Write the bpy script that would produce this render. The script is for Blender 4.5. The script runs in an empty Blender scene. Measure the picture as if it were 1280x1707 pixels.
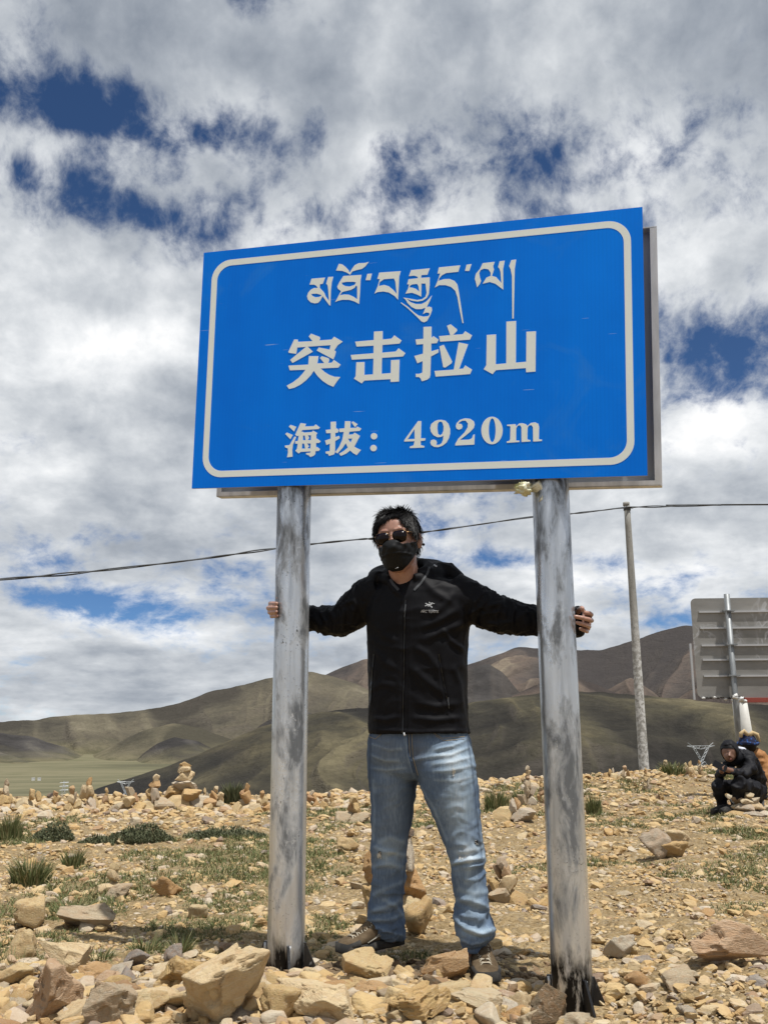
import bpy, bmesh, math, random
import numpy as np
from mathutils import Vector, Matrix, Euler

R = math.radians
SC = bpy.context.scene
COL = SC.collection

# ------------------------------------------------------------------ camera, sky, sun, exposure
CAMH = 0.87
PITCH, ROLL, FPX = 12.7, -0.2, 1560.0
cd = bpy.data.cameras.new('camera'); cam = bpy.data.objects.new('camera', cd); COL.objects.link(cam)
cd.sensor_fit = 'VERTICAL'; cd.sensor_height = 36.0; cd.lens = 36.0*FPX/1707.0
cd.clip_start = 0.05; cd.clip_end = 90000.0
_p, _r = R(PITCH), R(ROLL)
FWD = Vector((0, math.cos(_p), math.sin(_p))); _up0 = Vector((0, -math.sin(_p), math.cos(_p))); _rt0 = Vector((1, 0, 0))
RT = _rt0*math.cos(_r) + _up0*math.sin(_r); UP = _up0*math.cos(_r) - _rt0*math.sin(_r)
cam.matrix_world = Matrix(((RT.x, UP.x, -FWD.x, 0), (RT.y, UP.y, -FWD.y, 0), (RT.z, UP.z, -FWD.z, CAMH), (0, 0, 0, 1)))
SC.camera = cam
CAMP = Vector((0, 0, CAMH))
def ray(px, py):
    return (RT*((px-640)/FPX) - UP*((py-853.5)/FPX) + FWD).normalized()
def at_y(px, py, Y):
    d = ray(px, py); return CAMP + d*(Y/d.y)
def at_z(px, py, z=0.0):
    d = ray(px, py); return CAMP + d*((z-CAMH)/d.z)

# direction towards the sun (from the right, a little in front, high)
SUN = Vector((0.22, -0.255, 1.0)).normalized()
sun_el = math.asin(SUN.z); sun_az = math.atan2(SUN.x, SUN.y)
sl = bpy.data.lights.new('sun', 'SUN'); sl.energy = 4.6; sl.angle = R(0.53); sl.color = (1.0, 0.968, 0.92)
so = bpy.data.objects.new('sun', sl); COL.objects.link(so); so.location = (3, -2, 12)
so.rotation_euler = SUN.to_track_quat('Z', 'Y').to_euler()
SC.view_settings.view_transform = 'Standard'; SC.view_settings.look = 'None'
SC.view_settings.exposure = 0.10; SC.view_settings.gamma = 1.0; SC.view_settings.use_curve_mapping = False
SC.render.engine = 'CYCLES'
SC.cycles.max_bounces = 6; SC.cycles.transparent_max_bounces = 6

# ------------------------------------------------------------------ node helper
class NT:
    def __init__(s, nt):
        s.nt = nt; s.N = nt.nodes; s.L = nt.links
    def lk(s, a, b): s.L.new(a, b)
    def put(s, sock, v):
        if v is None: return
        if isinstance(v, bpy.types.NodeSocket): s.lk(v, sock)
        else:
            if isinstance(v, (tuple, list)) and len(v) == 3 and sock.type == 'RGBA': v = (*v, 1)
            sock.default_value = v
    def node(s, t, **kw):
        n = s.N.new(t)
        for k, v in kw.items(): setattr(n, k, v)
        return n
    def math(s, op, a, b=None, c=None, clamp=False):
        n = s.node('ShaderNodeMath', operation=op, use_clamp=clamp)
        s.put(n.inputs[0], a); s.put(n.inputs[1], b)
        if c is not None: s.put(n.inputs[2], c)
        return n.outputs[0]
    def vmath(s, op, a, b=None, scale=None):
        n = s.node('ShaderNodeVectorMath', operation=op)
        s.put(n.inputs[0], a); s.put(n.inputs[1], b)
        if scale is not None: s.put(n.inputs[3], scale)
        return n.outputs['Value'] if op in ('LENGTH', 'DOT_PRODUCT', 'DISTANCE') else n.outputs[0]
    def noise(s, vec, scale, detail=4, rough=0.55, dist=0.0, lac=2.0, color=False, dim='3D'):
        n = s.node('ShaderNodeTexNoise', noise_dimensions=dim)
        s.put(n.inputs['Vector'], vec); s.put(n.inputs['Scale'], scale); s.put(n.inputs['Detail'], detail)
        s.put(n.inputs['Roughness'], rough); s.put(n.inputs['Distortion'], dist); s.put(n.inputs['Lacunarity'], lac)
        return n.outputs['Color'] if color else n.outputs['Fac']
    def voro(s, vec, scale, feature='F1', out='Distance', rand=1.0):
        n = s.node('ShaderNodeTexVoronoi', feature=feature)
        s.put(n.inputs['Vector'], vec); s.put(n.inputs['Scale'], scale); s.put(n.inputs['Randomness'], rand)
        return n.outputs[out]
    def ramp(s, fac, pts, interp='LINEAR'):
        n = s.node('ShaderNodeValToRGB'); cr = n.color_ramp; cr.interpolation = interp
        while len(cr.elements) < len(pts): cr.elements.new(0.5)
        for e, (p, c) in zip(cr.elements, pts):
            e.position = p
            e.color = (c, c, c, 1) if isinstance(c, (int, float)) else (*c, 1)
        s.put(n.inputs[0], fac); return n.outputs['Color']
    def mr(s, v, a, b, c=0.0, d=1.0, smooth=False):
        n = s.node('ShaderNodeMapRange', clamp=True)
        if smooth: n.interpolation_type = 'SMOOTHSTEP'
        for i, q in enumerate((v, a, b, c, d)): s.put(n.inputs[i], q)
        return n.outputs[0]
    def mix(s, f, a, b, mode='MIX'):
        n = s.node('ShaderNodeMix', data_type='RGBA', blend_type=mode)
        s.put(n.inputs[0], f); s.put(n.inputs[6], a); s.put(n.inputs[7], b)
        return n.outputs[2]
    def mapping(s, vec, loc=(0, 0, 0), rot=(0, 0, 0), scale=(1, 1, 1)):
        n = s.node('ShaderNodeMapping'); s.put(n.inputs[0], vec)
        n.inputs[1].default_value = loc; n.inputs[2].default_value = rot; n.inputs[3].default_value = scale
        return n.outputs[0]
    def sep(s, vec):
        n = s.node('ShaderNodeSeparateXYZ'); s.put(n.inputs[0], vec); return n.outputs
    def comb(s, x, y, z):
        n = s.node('ShaderNodeCombineXYZ'); s.put(n.inputs[0], x); s.put(n.inputs[1], y); s.put(n.inputs[2], z); return n.outputs[0]
    def bump(s, h, strength=0.5, dist=0.01, normal=None):
        n = s.node('ShaderNodeBump'); s.put(n.inputs['Strength'], strength); s.put(n.inputs['Distance'], dist)
        s.put(n.inputs['Height'], h)
        if normal is not None: s.put(n.inputs['Normal'], normal)
        return n.outputs[0]
    def obj(s): return s.node('ShaderNodeTexCoord').outputs['Object']
    def pos(s): return s.node('ShaderNodeNewGeometry').outputs['Position']
    def nrm(s): return s.node('ShaderNodeNewGeometry').outputs['Normal']
    def rnd(s): return s.node('ShaderNodeObjectInfo').outputs['Random']
    def attr(s, name, out='Fac'):
        n = s.node('ShaderNodeAttribute', attribute_name=name); return n.outputs[out]

def mat(name, color=(0.5, 0.5, 0.5), rough=0.7, metal=0.0, spec=0.5, build=None):
    m = bpy.data.materials.new(name); m.use_nodes = True
    t = NT(m.node_tree); b = t.N['Principled BSDF']
    b.inputs['Base Color'].default_value = (*color, 1); b.inputs['Roughness'].default_value = rough
    b.inputs['Metallic'].default_value = metal; b.inputs['Specular IOR Level'].default_value = spec
    if build: build(t, b)
    return m
def setc(t, b, color=None, rough=None, normal=None, metal=None):
    if color is not None: t.put(b.inputs['Base Color'], color)
    if rough is not None: t.put(b.inputs['Roughness'], rough)
    if normal is not None: t.put(b.inputs['Normal'], normal)
    if metal is not None: t.put(b.inputs['Metallic'], metal)

# ------------------------------------------------------------------ world: Nishita sky with broken cloud
W = bpy.data.worlds.new('World'); SC.world = W; W.use_nodes = True
t = NT(W.node_tree); bg = t.N['Background']
sky = t.node('ShaderNodeTexSky', sky_type='NISHITA'); sky.sun_disc = False
sky.sun_elevation = sun_el; sky.sun_rotation = sun_az; sky.altitude = 4900; sky.air_density = 1.0; sky.dust_density = 0.3; sky.ozone_density = 1.5
dirv = t.vmath('NORMALIZE', t.node('ShaderNodeTexCoord').outputs['Generated'])
sx, sy, sz = t.sep(dirv)
den = t.math('ADD', t.math('MAXIMUM', sz, 0.0), 0.42)
flat = t.comb(t.math('MULTIPLY', sx, 2.1), t.math('MULTIPLY', sy, 2.1), t.math('MULTIPLY', t.math('LOGARITHM', t.math('ADD', t.math('MAXIMUM', sz, 0.0), 0.17), 2.718), 1.25))
warp = t.vmath('SCALE', t.vmath('SUBTRACT', t.noise(flat, 4.0, 3, 0.5, color=True), (0.5, 0.5, 0.5)), scale=0.10)
fl2 = t.vmath('ADD', flat, warp)
n1 = t.noise(t.mapping(fl2, loc=(3.1, 1.7, 0.4)), 4.2, 9, 0.60)
n2 = t.noise(t.mapping(fl2, loc=(7.3, 4.2, 2.0), rot=(0, 0, 0.5), scale=(1.2, 1.0, 1)), 11.0, 7, 0.62)
n3 = t.noise(t.mapping(fl2, loc=(1.3, 9.2, 5.0)), 30.0, 6, 0.62)
nn = t.math('ADD', t.math('ADD', t.math('MULTIPLY', n1, 0.50), t.math('MULTIPLY', n2, 0.38)), t.math('MULTIPLY', n3, 0.12))
dens = t.mr(nn, 0.33, 0.67, -0.62, 0.62)
def blob(px, py, rx, ry, soft=1.0):
    """smooth elliptical bump round a sky direction (azimuth half width rx, height half width ry, in degrees)"""
    d = ray(px, py)
    az = math.atan2(d.x, d.y); el = math.asin(d.z)
    right = Vector((math.cos(az), -math.sin(az), 0)); upv = right.cross(d)
    a = t.math('DIVIDE', t.vmath('DOT_PRODUCT', dirv, tuple(right)), math.sin(R(rx)))
    b = t.math('DIVIDE', t.vmath('DOT_PRODUCT', dirv, tuple(upv)), math.sin(R(ry)))
    f = t.mr(t.vmath('DOT_PRODUCT', dirv, tuple(d)), 0.0, 0.3)
    r2 = t.math('ADD', t.math('MULTIPLY', a, a), t.math('MULTIPLY', b, b))
    return t.math('MULTIPLY', t.math('POWER', 2.718, t.math('MULTIPLY', r2, -1.0)), f)
CLEAR = [(230, 190, 4.6, 2.2, 0.42), (70, 185, 3.2, 1.5, 0.20), (380, 235, 3.0, 1.5, 0.36), (120, 320, 5.0, 1.3, 0.28), (290, 365, 4.0, 1.1, 0.30),
         (20, 290, 2.2, 1.2, 0.14), (160, 140, 3.0, 1.3, 0.20), (30, 350, 3, 1.2, 0.2), (930, 240, 3.4, 3.0, 0.30), (870, 170, 3.0, 1.5, 0.22), (660, 300, 2.2, 2.2, 0.22),
         (1190, 590, 4.4, 2.2, 0.40), (1120, 560, 2.0, 2.0, 0.25), (560, 40, 4.0, 0.8, 0.12), (140, 20, 3.0, 1.2, 0.14),
         (1250, 120, 3.0, 1.5, 0.10), (1180, 650, 3.0, 0.9, 0.2), (250, 1018, 4.2, 0.9, 0.52), (90, 940, 4.5, 1.0, 0.30), (195, 885, 1.8, 0.6, 0.35), (120, 1000, 3.2, 0.7, 0.35),
         (830, 932, 4.2, 0.85, 0.52), (1000, 928, 2.2, 0.8, 0.35), (760, 880, 3.2, 0.8, 0.2), (1130, 1030, 1.6, 0.5, 0.35), (860, 395, 2.5, 1.5, 0.10)]
COVER = [(300, 40, 16, 2.2, 0.30), (900, 40, 16, 2.2, 0.25), (60, 240, 3, 0.8, 0.16), (200, 620, 11, 4.5, 0.45), (560, 120, 7, 3, 0.28), (1100, 120, 7, 2.4, 0.2), (300, 1120, 9, 2.2, 0.6), (1100, 880, 8, 2.4, 0.45), (200, 820, 9, 2.2, 0.35), (800, 1020, 8, 1.8, 0.4), (560, 880, 8, 3, 0.3),
         (1180, 400, 4.5, 1.8, 0.25), (350, 270, 1.5, 0.8, 0.2), (250, 250, 6, 0.7, 0.22), (1180, 760, 6, 2.2, 0.35), (100, 470, 7, 2.0, 0.25), (1000, 330, 6, 1.4, 0.25)]
bias = None
for (px, py, rx, ry, w) in CLEAR:
    v = t.math('MULTIPLY', blob(px, py, rx, ry), -w*1.12); bias = v if bias is None else t.math('ADD', bias, v)
for (px, py, rx, ry, w) in COVER:
    bias = t.math('ADD', bias, t.math('MULTIPLY', blob(px, py, rx, ry), w))
dtot = t.math('ADD', t.math('ADD', dens, bias), 0.30)
cover = t.mr(dtot, -0.26, 0.50, 0.0, 1.0, smooth=True)
# cloud brightness: billows, greyer bases
b1 = t.noise(t.mapping(fl2, loc=(5.5, 2.2, 8.1)), 3.6, 6, 0.55)
b2 = t.noise(t.mapping(flat, loc=(2.5, 7.2, 1.1), scale=(1, 1, 1.5)), 8.0, 8, 0.56)
bb = t.math('ADD', t.math('MULTIPLY', t.mr(b1, 0.3, 0.7), 0.62), t.math('MULTIPLY', t.mr(b2, 0.25, 0.75), 0.36))
BR = [(60, 560, 8, 5, 0.22), (300, 1060, 4, 0.8, 0.42), (40, 1075, 3, 1.2, 0.35), (120, 1020, 2.5, 0.7, 0.3), (1050, 960, 7, 1.0, 0.40), (1230, 730, 5, 2.5, 0.35), (1130, 690, 3, 2, 0.2), (560, 1000, 3, 1.2, 0.25),
      (250, 590, 5, 2, 0.2), (110, 440, 5, 2, 0.15), (1120, 480, 3, 3, 0.25), (680, 250, 4, 1.2, 0.18), (540, 60, 8, 1.5, 0.1), (700, 1010, 2, 1.5, 0.2), (900, 250, 4, 1.5, -0.1),
      (60, 780, 9, 3, 0.12), (1200, 900, 6, 2.0, 0.12), (640, 30, 28, 4.0, -0.22), (300, 1000, 7, 2.0, 0.10), (640, 820, 10, 3, 0.08), (250, 1165, 8, 1.0, -0.16), (330, 760, 6, 4, -0.10), (1000, 860, 6, 0.8, -0.15), (1100, 150, 8, 4, -0.08), (250, 60, 9, 2.5, -0.1), (160, 960, 5, 0.7, -0.12), (1060, 1000, 2, 0.7, -0.1), (660, 870, 4, 1.4, 0.05)]
for (px, py, rx, ry, w) in BR:
    bb = t.math('ADD', bb, t.math('MULTIPLY', blob(px, py, rx, ry), w))
thick = t.mr(dtot, 0.2, 1.1, 0.08, -0.10)
bb = t.math('ADD', bb, thick)
cloudc = t.ramp(bb, [(0.0, (0.25, 0.285, 0.34)), (0.3, (0.38, 0.415, 0.465)), (0.6, (0.58, 0.61, 0.645)), (0.85, (0.80, 0.82, 0.84)), (1.0, (0.95, 0.955, 0.96))])
skyc = t.vmath('SCALE', t.vmath('MULTIPLY', sky.outputs[0], (0.66, 0.90, 1.12)), scale=0.078)
col = t.mix(cover, skyc, cloudc)
t.lk(col, bg.inputs['Color']); bg.inputs['Strength'].default_value = 1.0
W.cycles.sampling_method = 'MANUAL'; W.cycles.sample_map_resolution = 512

# ------------------------------------------------------------------ numpy noise
def _hash(ix, iy, iz, seed):
    h = (ix.astype(np.uint32)*np.uint32(374761393) + iy.astype(np.uint32)*np.uint32(668265263) + iz.astype(np.uint32)*np.uint32(2246822519) + np.uint32(seed*3266489917 & 0xffffffff))
    h = (h ^ (h >> np.uint32(13)))*np.uint32(1274126177)
    h = h ^ (h >> np.uint32(16))
    return (h & np.uint32(0xffffff)).astype(np.float64)/float(0xffffff)
def vnoise(P, seed=0):
    P = np.asarray(P, float)
    if P.shape[1] == 2: P = np.column_stack([P, np.zeros(len(P))])
    I = np.floor(P).astype(np.int64); F = P-I; F = F*F*F*(F*(F*6-15)+10)
    out = 0
    for dx in (0, 1):
        wx = F[:, 0] if dx else 1-F[:, 0]
        for dy in (0, 1):
            wy = F[:, 1] if dy else 1-F[:, 1]
            for dz in (0, 1):
                wz = F[:, 2] if dz else 1-F[:, 2]
                out = out + wx*wy*wz*_hash(I[:, 0]+dx, I[:, 1]+dy, I[:, 2]+dz, seed)
    return out*2-1
def fbm(P, oct=4, seed=0, gain=0.5, lac=2.03):
    a, s, o = 1.0, 0.0, 0
    P = np.asarray(P, float)
    for i in range(oct):
        o = o + a*vnoise(P*(lac**i)+i*17.3, seed+i); s += a; a *= gain
    return o/s
def ridged(P, oct=5, seed=0, gain=0.5, lac=2.05):
    a, s, o, w = 1.0, 0.0, 0, 1.0
    P = np.asarray(P, float)
    for i in range(oct):
        n = 1-np.abs(vnoise(P*(lac**i)+i*11.7, seed+i)); n = n*n*w; w = np.clip(n*1.6, 0, 1)
        o = o + a*n; s += a; a *= gain
    return o/s

# ------------------------------------------------------------------ object helpers
def link(o, parent=None):
    COL.objects.link(o)
    if parent is not None: o.parent = parent
    return o
def mesh_np(name, V, F, mats=None, smooth=True, fm=None):
    """V (n,3); F (m,3) or (m,4) int array, or list of lists"""
    me = bpy.data.meshes.new(name)
    if isinstance(F, np.ndarray):
        m, k = F.shape
        me.vertices.add(len(V)); me.vertices.foreach_set('co', np.asarray(V, np.float32).ravel())
        me.loops.add(m*k); me.loops.foreach_set('vertex_index', F.astype(np.int32).ravel())
        me.polygons.add(m); me.polygons.foreach_set('loop_start', np.arange(0, m*k, k, dtype=np.int32))
        me.update(calc_edges=True)
    else:
        me.from_pydata([tuple(v) for v in V], [], F)
    if fm is not None: me.polygons.foreach_set('material_index', np.asarray(fm, np.int32))
    me.polygons.foreach_set('use_smooth', np.full(len(me.polygons), bool(smooth)))
    me.validate(); me.update()
    for q in (mats or []): me.materials.append(q)
    return me
def obj(name, me, parent=None, m=None):
    o = bpy.data.objects.new(name, me)
    if m is not None and not me.materials: me.materials.append(m)
    return link(o, parent)
def tag(o, label=None, cat=None, group=None, kind=None):
    if label: o['label'] = label
    if cat: o['category'] = cat
    if group: o['group'] = group
    if kind: o['kind'] = kind
    return o
def empty(name, loc=(0, 0, 0), rz=0.0, parent=None):
    o = bpy.data.objects.new(name, None); o.empty_display_size = 0.1
    o.location = loc; o.rotation_euler = (0, 0, rz); return link(o, parent)
def thing(name, label, cat, loc=(0, 0, 0), rz=0.0, group=None):
    return tag(empty(name, loc, rz), label, cat, group)
class MB:
    """collects simple solids into one mesh"""
    def __init__(s): s.V = []; s.F = []
    def add(s, V, F):
        k = len(s.V); s.V += [tuple(v) for v in V]; s.F += [[i+k for i in f] for f in F]; return s
    def box(s, c, size, rot=None):
        x, y, z = [q/2 for q in size]
        P = [Vector((a*x, b*y, d*z)) for a in (-1, 1) for b in (-1, 1) for d in (-1, 1)]
        if rot is not None: P = [rot @ p for p in P]
        P = [p+Vector(c) for p in P]
        return s.add(P, [[0, 1, 3, 2], [4, 6, 7, 5], [0, 4, 5, 1], [2, 3, 7, 6], [0, 2, 6, 4], [1, 5, 7, 3]])
    def tube(s, pts, rad, n=8, cap=True, flat=1.0):
        pts = [Vector(p) for p in pts]
        rads = rad if isinstance(rad, (list, tuple)) else [rad]*len(pts)
        V = []; ref = None
        for i, p in enumerate(pts):
            d = (pts[min(i+1, len(pts)-1)]-pts[max(i-1, 0)]).normalized()
            if ref is None:
                ref = Vector((0, 0, 1)) if abs(d.z) < 0.9 else Vector((1, 0, 0))
            a = d.cross(ref).normalized(); b = a.cross(d).normalized(); ref = b
            for k in range(n):
                th = 2*math.pi*k/n
                V.append(p + (a*math.cos(th) + b*math.sin(th)*flat)*rads[i])
        F = [[i*n+k, i*n+(k+1) % n, (i+1)*n+(k+1) % n, (i+1)*n+k] for i in range(len(pts)-1) for k in range(n)]
        if cap: F += [list(range(n))[::-1], [(len(pts)-1)*n+k for k in range(n)]]
        return s.add(V, F)
    def prism(s, poly, z0, z1, M=None):
        n = len(poly); V = [Vector((x, y, z0)) for x, y in poly]+[Vector((x, y, z1)) for x, y in poly]
        if M is not None: V = [M @ v for v in V]
        return s.add(V, [list(range(n))[::-1], list(range(n, 2*n))]+[[i, (i+1) % n, n+(i+1) % n, n+i] for i in range(n)])
    def build(s, name, m, parent=None, smooth=False, bevel=0.0, autos=None):
        me = mesh_np(name, s.V, s.F, [m] if m else None, smooth)
        if bevel > 0 or autos is not None:
            bm = bmesh.new(); bm.from_mesh(me)
            bmesh.ops.recalc_face_normals(bm, faces=bm.faces)
            if bevel > 0:
                bmesh.ops.bevel(bm, geom=[e for e in bm.edges if len(e.link_faces) == 2 and e.calc_face_angle(0) > 0.5], offset=bevel, segments=2, profile=0.6, affect='EDGES', clamp_overlap=True)
            if autos is not None:
                for f in bm.faces: f.smooth = True
                for e in bm.edges: e.smooth = e.calc_face_angle(0) < autos if len(e.link_faces) == 2 else True
            bm.to_mesh(me); bm.free()
        else:
            bm = bmesh.new(); bm.from_mesh(me); bmesh.ops.recalc_face_normals(bm, faces=bm.faces); bm.to_mesh(me); bm.free()
        return obj(name, me, parent)
# ------------------------------------------------------------------ terrain
rng = np.random.default_rng(7); random.seed(7)
def ridge_y(X):
    return 12.4 + 0.75*np.maximum(0, X) + 0.12*np.minimum(0, X) + 0.35*np.sin(X*1.3+0.6)
def gheight(X, Y):
    X = np.atleast_1d(np.asarray(X, float)); Y = np.atleast_1d(np.asarray(Y, float))
    P = np.column_stack([X, Y])
    h = 0.05*fbm(P*0.55, 3, 5) + 0.022*fbm(P*2.6, 3, 9)
    h = h - h*0.75*np.exp(-((X-0.2)**2/0.9+(Y-3.6)**2/0.5))            # level where the poles and the man stand
    yr = ridge_y(X)
    h = h + np.exp(-((Y-yr+0.9)/1.5)**2)*(0.11-0.20/(1+np.exp((X-1.2)*2)))*(0.9+0.3*fbm(P*1.1, 2, 3))
    h = h + 0.05*np.exp(-((Y-2.95)/0.28)**2)*(1/(1+np.exp((X-0.2)*5)))
    over = np.maximum(0, Y-yr)
    fall = 0.30*over**2/(over+4)
    fall = 175*(1-np.exp(-fall/175))
    side = np.maximum(0, np.abs(X)-30)*0.05 + np.maximum(0, -Y-25)*0.05
    h = h - 0.075*np.exp(-((X-0.62)**2+(Y-3.28)**2)/0.07)
    return h*np.exp(-over/40) - fall - np.minimum(side, 60)
def gz(x, y): return float(gheight(x, y)[0])
def on_ground(px, py):
    d = ray(px, py); s = (0-CAMH)/d.z if d.z < -0.01 else 30
    for _ in range(12):
        p = CAMP+d*s; s = (gz(p.x, p.y)-CAMH)/d.z
        s = min(max(s, 1), 30)
    return CAMP+d*s
def axis(segs):
    out = []
    for a, b, n in segs: out += list(np.linspace(a, b, n, endpoint=False))
    out.append(segs[-1][1]); return np.array(out)
gx = axis([(-1400, -60, 14), (-60, -9, 26), (-9, -2.6, 90), (-2.6, 3.0, 300), (3.0, 11, 110), (11, 60, 26), (60, 1400, 14)])
gy = axis([(-900, -40, 10), (-40, 2.0, 40), (2.0, 5.5, 220), (5.5, 10, 150), (10, 20, 150), (20, 60, 50), (60, 700, 40), (700, 1500, 12)])
GX, GY = np.meshgrid(gx, gy)
gxf, gyf = GX.ravel(), GY.ravel()
GZ = gheight(gxf, gyf)
near = np.exp(-np.maximum(0, np.hypot(gxf, gyf)-6)/8)
PP = np.column_stack([gxf, gyf])
GZ = GZ + near*(0.020*fbm(PP*7, 3, 21) + 0.012*ridged(PP*18, 3, 33))
nx, ny = len(gx), len(gy)
idx = np.arange(nx*ny).reshape(ny, nx)
GF = np.stack([idx[:-1, :-1], idx[:-1, 1:], idx[1:, 1:], idx[1:, :-1]], -1).reshape(-1, 4)

def rock_build(island=False, tint=None):
    def f(t, b):
        ob = t.obj() if not island else t.pos()
        rn = t.rnd() if not island else t.node('ShaderNodeNewGeometry').outputs['Random Per Island']
        if not island:
            ob = t.vmath('ADD', ob, t.comb(t.math('MULTIPLY', rn, 37.0), t.math('MULTIPLY', rn, 11.0), 0.0))
        base = t.ramp(rn, [(0.0, (0.56, 0.41, 0.20)), (0.18, (0.50, 0.345, 0.15)), (0.34, (0.60, 0.47, 0.26)), (0.5, (0.46, 0.30, 0.125)),
                           (0.62, (0.58, 0.46, 0.26)), (0.74, (0.50, 0.44, 0.33)), (0.84, (0.56, 0.50, 0.40)), (0.92, (0.33, 0.20, 0.10)), (0.97, (0.25, 0.235, 0.22)), (1.0, (0.15, 0.12, 0.10))])
        if tint: base = t.mix(tint[1], base, tint[0])
        if island: base = t.mix(0.13, base, (0.20, 0.13, 0.06))
        s = 1.0 if not island else 2.2
        na = t.noise(ob, 5.0*s, 5, 0.6, dist=0.6); nb = t.noise(ob, 16*s, 6, 0.65); nc = t.noise(t.mapping(ob, scale=(1, 1, 3.2), rot=(0.4, 0.3, 0)), 9*s, 5, 0.6, dist=1.0)
        c = t.mix(t.mr(na, 0.40, 0.70, 0, 0.75), base, t.mix(0.5, base, (0.40, 0.19, 0.07)))
        c = t.mix(t.mr(nc, 0.55, 0.72, 0, 0.55), c, (0.58, 0.52, 0.42))
        c = t.mix(t.mr(nb, 0.28, 0.44, 0.40, 0), c, (0.26, 0.19, 0.11))
        c = t.mix(t.mr(t.noise(ob, 60*s, 4, 0.7), 0.35, 0.62, 0.25, 0), c, (0.30, 0.23, 0.14))
        h = t.math('ADD', t.math('MULTIPLY', nb, 0.6), t.math('MULTIPLY', t.noise(ob, 75*s, 6, 0.7), 0.4))
        h = t.math('ADD', h, t.math('MULTIPLY', t.noise(t.mapping(ob, scale=(1, 1, 5), rot=(0.5, 0.25, 0)), 14*s, 3, 0.5), 0.5))
        setc(t, b, c, 0.88, t.bump(h, 0.7, 0.018 if not island else 0.01)); b.inputs['Specular IOR Level'].default_value = 0.25
    return f
M_rock = mat('tan_rock', build=rock_build())
M_rust = mat('rust_rock', build=rock_build(tint=((0.44, 0.235, 0.10), 0.60)))
M_pale = mat('pale_rock', build=rock_build(tint=((0.66, 0.53, 0.33), 0.72)))
M_grey = mat('grey_rock', build=rock_build(tint=((0.40, 0.355, 0.28), 0.7)))
M_char = mat('charred_rock', build=rock_build(tint=((0.035, 0.03, 0.028), 0.86)))
M_rubble = mat('rubble', build=rock_build(island=True))
def ground_build(t, b):
    p = t.pos(); 
    v1 = t.voro(p, 34, 'F1', 'Color'); v2 = t.voro(p, 75, 'F1', 'Color'); d1 = t.voro(p, 34); d2 = t.voro(p, 75)
    r1 = t.sep(v1)[0]; r2 = t.sep(v2)[1]
    n = t.noise(p, 1.1, 5, 0.6); n2 = t.noise(p, 7, 5, 0.6)
    c = t.ramp(r1, [(0, (0.25, 0.175, 0.085)), (0.4, (0.34, 0.25, 0.13)), (0.75, (0.28, 0.20, 0.10)), (0.93, (0.45, 0.37, 0.25)), (1, (0.16, 0.13, 0.10))])
    c = t.mix(0.45, c, t.ramp(r2, [(0, (0.20, 0.14, 0.07)), (0.6, (0.34, 0.25, 0.13)), (1, (0.46, 0.38, 0.26))]))
    c = t.mix(t.mr(n2, 0.35, 0.65, 0.55, 0), c, (0.17, 0.115, 0.055))
    # far slopes turn to thin dry grass
    y = t.sep(p)[1]
    far = t.mr(y, 22, 60)
    g = t.ramp(t.noise(p, 0.02, 6, 0.6), [(0.3, (0.075, 0.07, 0.04)), (0.7, (0.13, 0.115, 0.06))])
    c = t.mix(far, c, g)
    h = t.math('ADD', t.math('MULTIPLY', t.mr(d1, 0, 0.6, 1, 0), 0.7), t.math('MULTIPLY', t.mr(d2, 0, 0.6, 1, 0), 0.35))
    h = t.math('ADD', h, t.math('MULTIPLY', n2, 0.8))
    setc(t, b, c, 0.95, t.bump(h, 1.0, 0.02)); b.inputs['Specular IOR Level'].default_value = 0.15
M_ground = mat('gravel_ground', build=ground_build)
ground = tag(obj('ground', mesh_np('ground', np.column_stack([gxf, gyf, GZ]), GF, [M_ground])), kind='structure')

def hill_build(cols, sc=1.0, lowc=True):
    def f(t, b):
        p = t.pos()
        nz = t.sep(t.nrm())[2]
        n1 = t.noise(p, 0.0016*sc, 8, 0.62, dist=0.8); n2 = t.noise(t.mapping(p, scale=(1, 1, 2.5)), 0.007*sc, 7, 0.65, dist=0.5); n3 = t.noise(p, 0.05*sc, 6, 0.7)
        k = t.math('ADD', t.math('ADD', t.math('MULTIPLY', n1, 0.34), t.math('MULTIPLY', n2, 0.18)), t.math('MULTIPLY', t.attr('spur'), 0.48))
        c = t.ramp(k, [(0.36+0.26*i/(len(cols)-1), q) for i, q in enumerate(cols)])
        c = t.mix(t.mr(n3, 0.35, 0.7, 0.35, 0), c, tuple(q*0.45 for q in cols[0]))
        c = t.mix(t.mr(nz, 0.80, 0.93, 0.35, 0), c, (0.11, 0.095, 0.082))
        zz_ = t.math('ADD', t.sep(p)[2], t.math('MULTIPLY', t.math('SUBTRACT', n1, 0.5), 160.0))
        if not lowc:  # cloud shadow painted into the colour, darkening the left of the front hill
            cloud_shade = t.mr(t.math('ADD', t.sep(p)[0], t.math('MULTIPLY', t.math('SUBTRACT', n1, 0.5), 1400.0)), -550, 50, 0.70, 0.0); c = t.mix(cloud_shade, c, (0.026, 0.025, 0.024))
        if lowc: c = t.mix(t.mr(zz_, -150, -95, 1, 0), c, t.ramp(n2, [(0.4, (0.10, 0.093, 0.056)), (0.6, (0.17, 0.15, 0.092))]))
        setc(t, b, c, 0.95, t.bump(t.math('ADD', n2, t.math('MULTIPLY', n3, 0.25)), 1.0, 30/sc)); b.inputs['Specular IOR Level'].default_value = 0.05
    return f
M_hA = mat('olive_mountain', build=hill_build([(0.062, 0.056, 0.046), (0.10, 0.090, 0.068), (0.135, 0.118, 0.085), (0.17, 0.15, 0.105), (0.24, 0.21, 0.15)]))
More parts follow.
